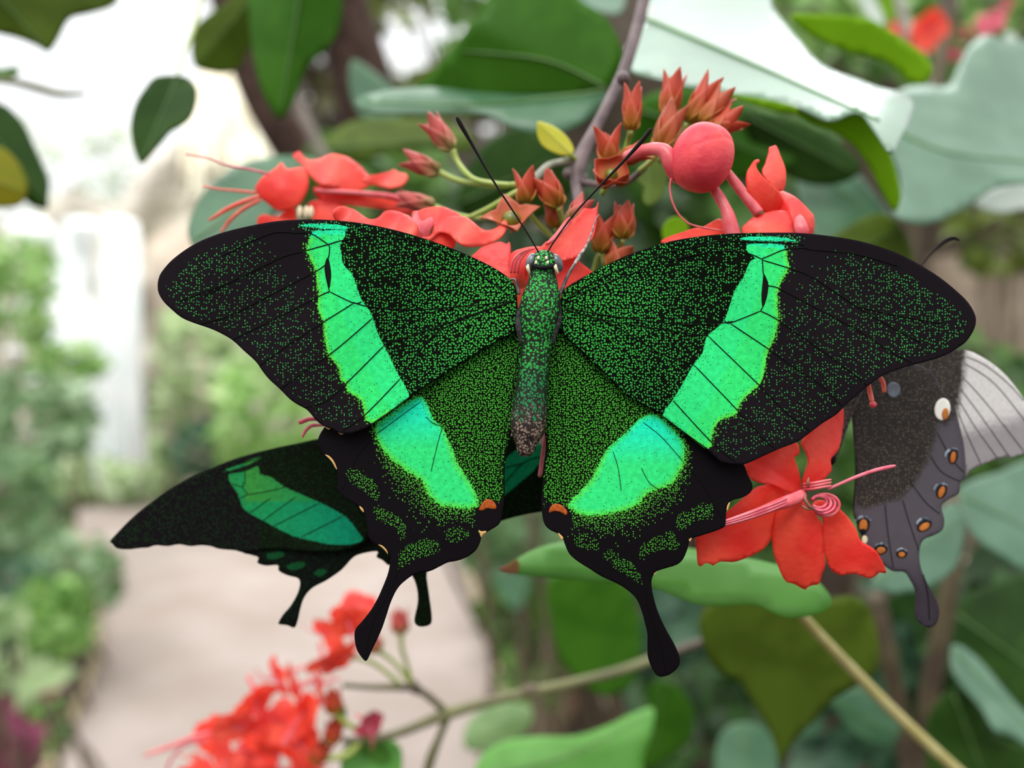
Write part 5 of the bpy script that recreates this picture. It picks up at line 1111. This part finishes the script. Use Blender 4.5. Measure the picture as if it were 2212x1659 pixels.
def sheet(xl, xr, yt, yb, d, seed, name='water_curtain'):
    rr = np.random.default_rng(seed); V = []; Fc = []; nx, ny = 26, 60; ph = rr.uniform(0, 6, 4)
    for j in range(ny + 1):
        v_ = j / ny; py = yt + (yb - yt) * v_
        for i in range(nx + 1):
            u_ = i / nx; a, b = np.interp(py, *xl), np.interp(py, *xr)
            px = a + (b - a) * u_
            p = P(px, py, d); p[1] += .06 * math.sin(u_ * 31 + ph[0] + .6 * math.sin(v_ * 9)) + .04 * math.sin(u_ * 67 + v_ * 5 + ph[1]) - .5 * v_ * (1 - v_) - .12 * math.sin(math.pi * u_)
            V.append(p)
    for j in range(ny):
        for i in range(nx): Fc.append((j * (nx + 1) + i, (j + 1) * (nx + 1) + i, (j + 1) * (nx + 1) + i + 1, j * (nx + 1) + i + 1))
    return mesh_obj(name, V, Fc, M_WATER, wf, solid=.02)


sheet(([470, 520, 700, 1080], [232, 230, 226, 205]), ([470, 520, 600, 760, 1080], [288, 300, 308, 313, 320]), 478, 1075, 8.6, 1)
sheet(([470, 540, 600, 740, 760, 900, 1080], [150, 108, 98, 96, 150, 190, 215]), ([470, 560, 640, 700, 1080], [205, 208, 196, 226, 232]), 478, 1070, 8.7, 2)
for x, y, a, b in ((65, 500, 50, 30), (180, 490, 26, 18), (20, 680, 22, 18), (72, 655, 24, 20), (80, 815, 30, 22), (30, 760, 12, 10)):
    V, Fc = ball(P(x, y, 8.4), (a * 8.4 / F, .15, b * 8.4 / F), 16, 10); mesh_obj('splash', V, Fc, M_WATER, wf)

# ------------------------------------------------------------------ planting
TPL = np.array([(0, 0, 0), (.30, -.5, .10), (.30, 0, 0), (.30, .5, .10), (.66, -.40, .05), (.66, 0, -.04), (.66, .40, .05), (1, 0, -.14)])
TF = [(0, 2, 1), (0, 3, 2), (1, 2, 5, 4), (2, 3, 6, 5), (4, 5, 7), (5, 6, 7)]


def shrub(name, label, cat, box, d, dd, n, lf, mat, seed, asp=.55, droop=.5, face=.9, stems=4, stemmat=None, base=None, fill_=.8, up=.5, lv=(0, 1)):
    """leafy plant: leaves spread in an ellipsoid seen in the pixel box at distance d (+-dd), on stems from the ground"""
    rr = np.random.default_rng(seed); x0, x1, y0, y1 = box; cx, cy = (x0 + x1) / 2, (y0 + y1) / 2
    gz = 0.
    o = thing(name, label, cat, (P(cx, cy, d)[0], d, max(0., gz)))
    q = rr.normal(size=(n, 3)); q /= np.linalg.norm(q, axis=1)[:, None]; q *= rr.uniform(.1, 1, n)[:, None] ** (1 / 2.2)
    q = np.sign(q) * np.abs(q) ** fill_
    px, py, dp = cx + q[:, 0] * (x1 - x0) / 2, cy + q[:, 2] * (y1 - y0) / 2, d + q[:, 1] * dd
    C0 = P(px, py, dp); L = lf * d / F * rr.uniform(.6, 1.25, n)
    nrm = rr.normal(0, .6, (n, 3)) + np.array([0, -face, up]); nrm /= np.linalg.norm(nrm, axis=1)[:, None]
    t = rr.normal(0, 1, (n, 3)) + np.array([0, 0, -droop]); t -= (t * nrm).sum(1)[:, None] * nrm; t /= np.linalg.norm(t, axis=1)[:, None]
    b = np.cross(nrm, t)
    Vs = C0[:, None, :] + L[:, None, None] * ((TPL[None, :, 0, None] - .5) * t[:, None, :] + TPL[None, :, 1, None] * asp * b[:, None, :] + TPL[None, :, 2, None] * nrm[:, None, :])
    Fc = [tuple(i + 8 * k for i in f) for k in range(n) for f in TF]
    lvv = np.repeat(rr.uniform(lv[0], lv[1], n), 8)
    mesh_obj('foliage', Vs.reshape(-1, 3), Fc, mat, o, True, {'lv': lvv})
    root = base if base is not None else np.array([P(cx, cy, d)[0], d, 0.])
    for k in range(stems):
        e_ = C0[rr.integers(n)]; r0 = max(.0015, .012 * min(d, 2.) / 2)
        st_ = root + rr.normal(0, .03, 3) * np.array([1, 1, 0]) * min(d, 2)
        mid = (st_ + e_) / 2 + rr.normal(0, .04, 3) * min(d, 2)
        tube('stem', np.array([st_, mid, e_]), np.array([r0, r0 * .8, r0 * .4]), stemmat or M_BROWNSTEM, o, 6, 4)
    return o


FO_HAZE_PALE = foliage('haze_paled_foliage', (.17, .27, .10, 1), (.33, .45, .20, 1), (.50, .58, .38, 1))  # distance haze put into the leaf colours as a paler green
FO_HAZED_FRESH = foliage('hazed_fresh_foliage', (.08, .21, .03, 1), (.20, .38, .08, 1), (.38, .53, .22, 1))  # greens lightened to stand in for haze over the left bed
FO_HAZED_LUSH = foliage('hazed_lush_foliage', (.06, .14, .05, 1), (.16, .28, .11, 1), (.34, .46, .28, 1))  # haze mixed into these leaf colours too
FO_MID = foliage('mid_foliage', (.03, .085, .012, 1), (.07, .17, .02, 1), (.14, .27, .04, 1))
FO_DARK = foliage('dark_foliage', (.012, .035, .008, 1), (.028, .075, .014, 1), (.05, .12, .03, 1))
FO_OLIVE = foliage('olive_foliage', (.06, .08, .012, 1), (.12, .17, .02, 1), (.20, .26, .03, 1))
FO_TEAL = foliage('teal_foliage', (.02, .07, .035, 1), (.06, .15, .075, 1), (.16, .26, .17, 1))
FO_MAG = foliage('magenta_leaves', (.16, .02, .06, 1), (.30, .05, .12, 1), (.42, .14, .20, 1))
FO_PG = foliage('broad_pale_leaves', (.20, .34, .12, 1), (.34, .46, .22, 1), (.48, .58, .34, 1))

# left-hand bed
shrub('shrub', 'pale feathery shrub at the foot of the waterfall', 'shrub', (60, 345, 990, 1090), 7.6, .4, 260, 34, FO_HAZE_PALE, 21)
shrub('shrub', 'light green shrub overlapping the lower left of the waterfall', 'shrub', (60, 235, 735, 830), 6.4, .3, 110, 40, FO_HAZED_FRESH, 22)
shrub('shrub', 'sunlit shrub left of the waterfall, topped by white water glints', 'shrub', (-80, 130, 500, 760), 5.2, .4, 240, 44, FO_HAZED_FRESH, 23, lv=(.2, 1))
shrub('shrub', 'dense shrub at the frame side level with the waterfall foot', 'shrub', (-110, 215, 800, 1010), 4.6, .4, 300, 46, FO_HAZED_LUSH, 24, lv=(.15, 1))
shrub('shrub', 'dark-hearted bush on the frame side across from the second butterfly wing', 'shrub', (-120, 150, 960, 1240), 3.8, .35, 300, 48, FO_HAZED_LUSH, 25, lv=(0, .8))
shrub('shrub', 'low bush spilling over the left path edge', 'shrub', (60, 268, 1150, 1330), 3.3, .2, 150, 42, FO_HAZED_LUSH, 26, lv=(.2, 1))
shrub('shrub', 'green bush beside the narrowest part of the path edging', 'shrub', (20, 208, 1240, 1440), 2.8, .2, 190, 46, FO_HAZED_FRESH, 27, lv=(0, .8))
shrub('shrub', 'small ground plant in the dark soil by the path edging', 'shrub', (70, 150, 1480, 1640), 2.1, .12, 40, 36, FO_MID, 28)
shrub('magenta_plant', 'magenta-leaved plant in the bottom corner left of the path', 'plant', (-90, 82, 1480, 1760), 1.5, .15, 30, 150, FO_MAG, 29, .35, 1.2, stems=3, lv=(0, .6))
shrub('magenta_plant', 'pink leaf shoot just above the magenta corner plant', 'plant', (70, 128, 1430, 1500), 1.55, .06, 7, 62, FO_MAG, 30, .5, stems=2, lv=(.6, 1))
shrub('broad_leaf_plant', 'plant with broad pale leaves over the magenta corner plant', 'plant', (-70, 125, 1300, 1520), 1.4, .12, 16, 120, FO_PG, 31, .42, .6, stems=3, up=.8)
shrub('shrub', 'grey-green mound of leaves edging the path near the frame side', 'shrub', (-120, 130, 1190, 1400), 3.1, .3, 170, 50, FO_TEAL, 32, lv=(.2, .9))
# behind the path
shrub('shrub', 'pale lime shrub right of the waterfall under the wing tip', 'shrub', (325, 530, 650, 900), 7.4, .4, 260, 40, FO_HAZE_PALE, 33, lv=(.2, 1))
shrub('shrub', 'soft green shrub behind the big left-hand wing, at the path end', 'shrub', (440, 720, 760, 1060), 6.6, .5, 330, 44, FO_HAZED_FRESH, 34, lv=(.3, 1))
shrub('shrub', 'dark teal bush low behind the path, above the second butterfly', 'shrub', (370, 480, 900, 1040), 7.0, .2, 120, 34, FO_TEAL, 35, lv=(.1, .7))
shrub('shrub', 'greyish-pale shrub between the waterfall and the teal bush', 'shrub', (318, 420, 830, 1070), 7.8, .2, 130, 34, FO_HAZE_PALE, 36)
shrub('shrub', 'low green planting along the far edge of the path', 'shrub', (500, 900, 960, 1100), 6.8, .3, 260, 38, FO_HAZED_LUSH, 37, lv=(.2, 1))
# distant canopy in the glare
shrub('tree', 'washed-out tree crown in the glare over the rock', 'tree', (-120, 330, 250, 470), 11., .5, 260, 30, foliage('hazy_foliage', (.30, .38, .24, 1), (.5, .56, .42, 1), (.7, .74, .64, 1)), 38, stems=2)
# brown trunk and thin trunks
tk = thing('tree', 'dark brown leaning tree limb behind the hanging leaves', 'tree', (P(1750, 500, 2.1)[0], 2.1, 0))
M_BARK = plain('dark_bark', (.035, .02, .016, 1), (.075, .045, .036, 1), 40., .9, .1, bump=.6, bscale=60., bdist=.01)
ptube('bole', [(470, -120, 1.35, 50), (520, 60, 1.32, 50), (565, 200, 1.3, 48), (630, 320, 1.3, 46), (720, 480, 1.35, 46), (900, 640, 1.45, 48), (1200, 760, 1.7, 50), (1500, 860, 1.9, 54), (1700, 1100, 2.1, 60), (1750, 1790, 2.1, 70)], M_BARK, tk, 14)
ptube('limb', [(560, 190, 1.34, 40), (640, 60, 1.4, 34), (740, -100, 1.45, 30)], M_BARK, tk, 10)
tk2 = thing('tree', 'broad shaded bough between the hanging leaf and the white sky gap', 'tree', (P(1580, 500, 2.2)[0], 2.2, 0))
ptube('bole', [(700, -120, 1.5, 60), (745, 40, 1.5, 62), (790, 200, 1.5, 70), (850, 400, 1.52, 70), (980, 560, 1.6, 66), (1200, 680, 1.8, 64), (1450, 800, 2.1, 66), (1560, 1050, 2.2, 70), (1580, 1740, 2.2, 80)], M_BARK, tk2, 14)
s_ = thing('stem', 'thin greyish shoot slanting by the tip of the long hanging leaf', 'stem', P(650, 260, .5)); ptube('stalk', [(600, 120, .5, 12), (640, 220, .5, 13), (690, 320, .5, 12), (730, 400, .5, 10)], plain('greyish_bark', (.16, .13, .11, 1), (.24, .2, .17, 1), 100., .7), s_, 8)
# earth bank behind the right-hand planting
M_BANK = plain('brown_earth_bank', (.025, .018, .012, 1), (.055, .042, .028, 1), 3., .9, .15, bump=.6, bscale=12., bdist=.05)
structure(bumpy('earth_bank', 1160, 3600, 250, 1610, 2.6, M_BANK, .08, 8, lambda x: np.interp(x, [1160, 1300, 3600], [-50, -250, -500]), 70, .5))
tag(bumpy('tan_rock', 1985, 2330, 520, 2170, 1.5, plain('tan_rock_face', (.17, .125, .09, 1), (.30, .24, .18, 1), 7., .85, .2, bump=.5, bscale=30., bdist=.02), .05, 9, lambda x: 545 + abs(x - 2130) * .12, 30), 'brown and tan rock face past the tip of the right-hand wing', 'rock')
FO_BROWN = foliage('brown_dry_foliage', (.03, .02, .014, 1), (.07, .045, .03, 1), (.10, .10, .03, 1))
shrub('tree', 'brown shaded crown low behind the trunk and the coral flower', 'tree', (590, 1160, 150, 640), 2.9, .25, 420, 70, FO_BROWN, 61, .6, .5, .9, 3, base=P(1560, 829.5 + CH * F / 2.5, 2.5))
shrub('tree', 'dark brown foliage filling the gap behind the long hanging leaf', 'tree', (585, 830, 20, 400), 3.3, .2, 230, 66, FO_BROWN, 62, .6, .5, .9, 2, base=P(1600, 829.5 + CH * F / 2.5, 2.5))
# right-hand planting, back to front
SH = [('tree', 'tree crown of small leaves with white sky gaps, top of the picture', 'tree', (690, 1010, -160, 75), 2.0, .25, 170, 60, FO_OLIVE, 41, (.1, 1)),
      ('tree', 'leafy bough right of the white sky gaps', 'tree', (950, 1090, -60, 210), 1.7, .2, 100, 62, FO_MID, 42, (.3, 1)),
      ('shrub', 'olive bush under the white sky gaps', 'shrub', (760, 1010, 140, 330), 1.6, .2, 120, 66, FO_OLIVE, 43, (.1, .9)),
      ('shrub', 'mossy green bush behind the coral flower', 'shrub', (620, 1010, 270, 560), 1.1, .15, 190, 74, FO_MID, 44, (.2, 1)),
      ('shrub', 'shaded bush behind the orange buds', 'shrub', (960, 1480, 330, 640), .75, .1, 190, 88, FO_DARK, 45, (0, 1)),
      ('shrub', 'deep green bush behind the round bud', 'shrub', (1340, 1840, 170, 560), .7, .1, 190, 100, FO_MID, 46, (0, .7)),
      ('shrub', 'yellow-green bush lit in the upper right corner', 'shrub', (1640, 2300, -120, 190), .9, .12, 170, 90, FO_HAZED_FRESH, 47, (.1, .9)),
      ('shrub', 'green bush above the tan rock by the frame side', 'shrub', (2060, 2320, 430, 600), .9, .1, 90, 66, FO_OLIVE, 48, (0, .8)),
      ('shrub', 'dark bush below the tan rock behind the grey swallowtail', 'shrub', (1960, 2330, 720, 1060), .65, .08, 150, 84, FO_MID, 49, (0, .7)),
      ('shrub', 'shaded undergrowth behind the five-petalled flower', 'shrub', (1500, 2000, 820, 1240), .55, .08, 190, 100, FO_MID, 50, (0, .8)),
      ('shrub', 'bush glimpsed between the two hindwings of the big butterfly', 'shrub', (1000, 1330, 1080, 1260), 1.5, .15, 110, 70, FO_HAZED_LUSH, 51, (.1, .7)),
      ('shrub', 'small bed plant by the path, below the reddish leaf tip', 'shrub', (1030, 1250, 1220, 1420), 1.8, .15, 110, 62, FO_MID, 52, (.2, 1)),
      ('shrub', 'small bed plant with lime leaves above the olive branch', 'shrub', (1080, 1230, 1370, 1540), 1.7, .12, 60, 60, FO_HAZED_FRESH, 53, (.1, .7)),
      ('shrub', 'shadowed bush behind the right-hand tail of the big butterfly', 'shrub', (1340, 1640, 1250, 1580), .75, .1, 130, 90, FO_TEAL, 54, (0, .7)),
      ('shrub', 'dark bush in the lowest gap left of the big olive leaf', 'shrub', (1360, 1680, 1440, 1740), .6, .08, 110, 90, FO_DARK, 55, (0, 1)),
      ('shrub', 'grey-green bush behind the straw-coloured stem', 'shrub', (1650, 2130, 1280, 1740), .45, .05, 130, 120, FO_TEAL, 56, (.1, .9)),
      ('shrub', 'dim bush behind the leaves in the lower right corner', 'shrub', (1950, 2330, 1180, 1720), .42, .05, 110, 130, FO_DARK, 57, (0, 1))]
for nm, lab, cat, box, d, dd, n, lf, mt, seed, lv in SH:
    far = (box[0] + box[1]) / 2 < 1060
    shrub(nm, lab, cat, box, d, dd, n, lf, mt, seed, .6, .5, .9, 4, lv=lv, base=P(1400 - 20 * (seed - 41), 829.5 + CH * F / 2.0, 2.0) if far else None)
# ------------------------------------------------------------------ light
w = bpy.data.worlds.new('overcast_sky'); sc.world = w; w.use_nodes = True
wt = w.node_tree; wt.nodes.clear()
wo = wt.nodes.new('ShaderNodeOutputWorld'); bg = wt.nodes.new('ShaderNodeBackground')
tc = wt.nodes.new('ShaderNodeTexCoord'); sp_ = wt.nodes.new('ShaderNodeSeparateXYZ'); rp = wt.nodes.new('ShaderNodeValToRGB')
wt.links.new(tc.outputs['Generated'], sp_.inputs[0])
mr = wt.nodes.new('ShaderNodeMapRange'); wt.links.new(sp_.outputs['Z'], mr.inputs[0]); mr.inputs[1].default_value = -.2; mr.inputs[2].default_value = 1.
wt.links.new(mr.outputs[0], rp.inputs[0])
e = rp.color_ramp.elements
e[0].position = 0.; e[0].color = (.10, .11, .09, 1)
e[1].position = 1.; e[1].color = (1., 1., 1., 1)
for p_, c_ in ((.15, (.16, .17, .15, 1)), (.19, (.47, .48, .48, 1)), (.5, (.62, .635, .64, 1))):
    q_ = e.new(p_); q_.color = c_
wt.links.new(rp.outputs[0], bg.inputs[0]); bg.inputs[1].default_value = 2.2
wt.links.new(bg.outputs[0], wo.inputs[0])
sun = bpy.data.lights.new('soft_sun', 'SUN'); sun.energy = 1.9; sun.angle = math.radians(32); sun.color = (1., .98, .94)
so = bpy.data.objects.new('soft_sun', sun); COL.objects.link(so); so.rotation_euler = (math.radians(38), math.radians(-18), 0); so.location = (0, -2, 4)

ar = bpy.data.lights.new('added_area_light', 'AREA'); ar.shape = 'RECTANGLE'; ar.size = 5; ar.size_y = 3; ar.energy = 620; ar.color = (1, .99, .96)  # added lamp out of view, no real skylight; brightens waterfall and rock
ao = bpy.data.objects.new('added_area_light', ar); COL.objects.link(ao); ao.location = (-3.6, 5.4, 7.5)
ao.rotation_euler = (Vector((-4.6, 9.0, 1.6)) - ao.location).to_track_quat('-Z', 'Y').to_euler()

ar2 = bpy.data.lights.new('added_area_light', 'AREA'); ar2.shape = 'RECTANGLE'; ar2.size = 3.2; ar2.size_y = 1.6; ar2.energy = 110; ar2.color = (.97, 1, 1)  # added unseen panel, no real skylight; gives the glossy leaf its white reflection
ao2 = bpy.data.objects.new('added_area_light', ar2); COL.objects.link(ao2); ao2.location = (1.1, 3.1, 5.6)
ao2.rotation_euler = (Vector((0, .15, 1.3)) - ao2.location).to_track_quat('-Z', 'Y').to_euler()
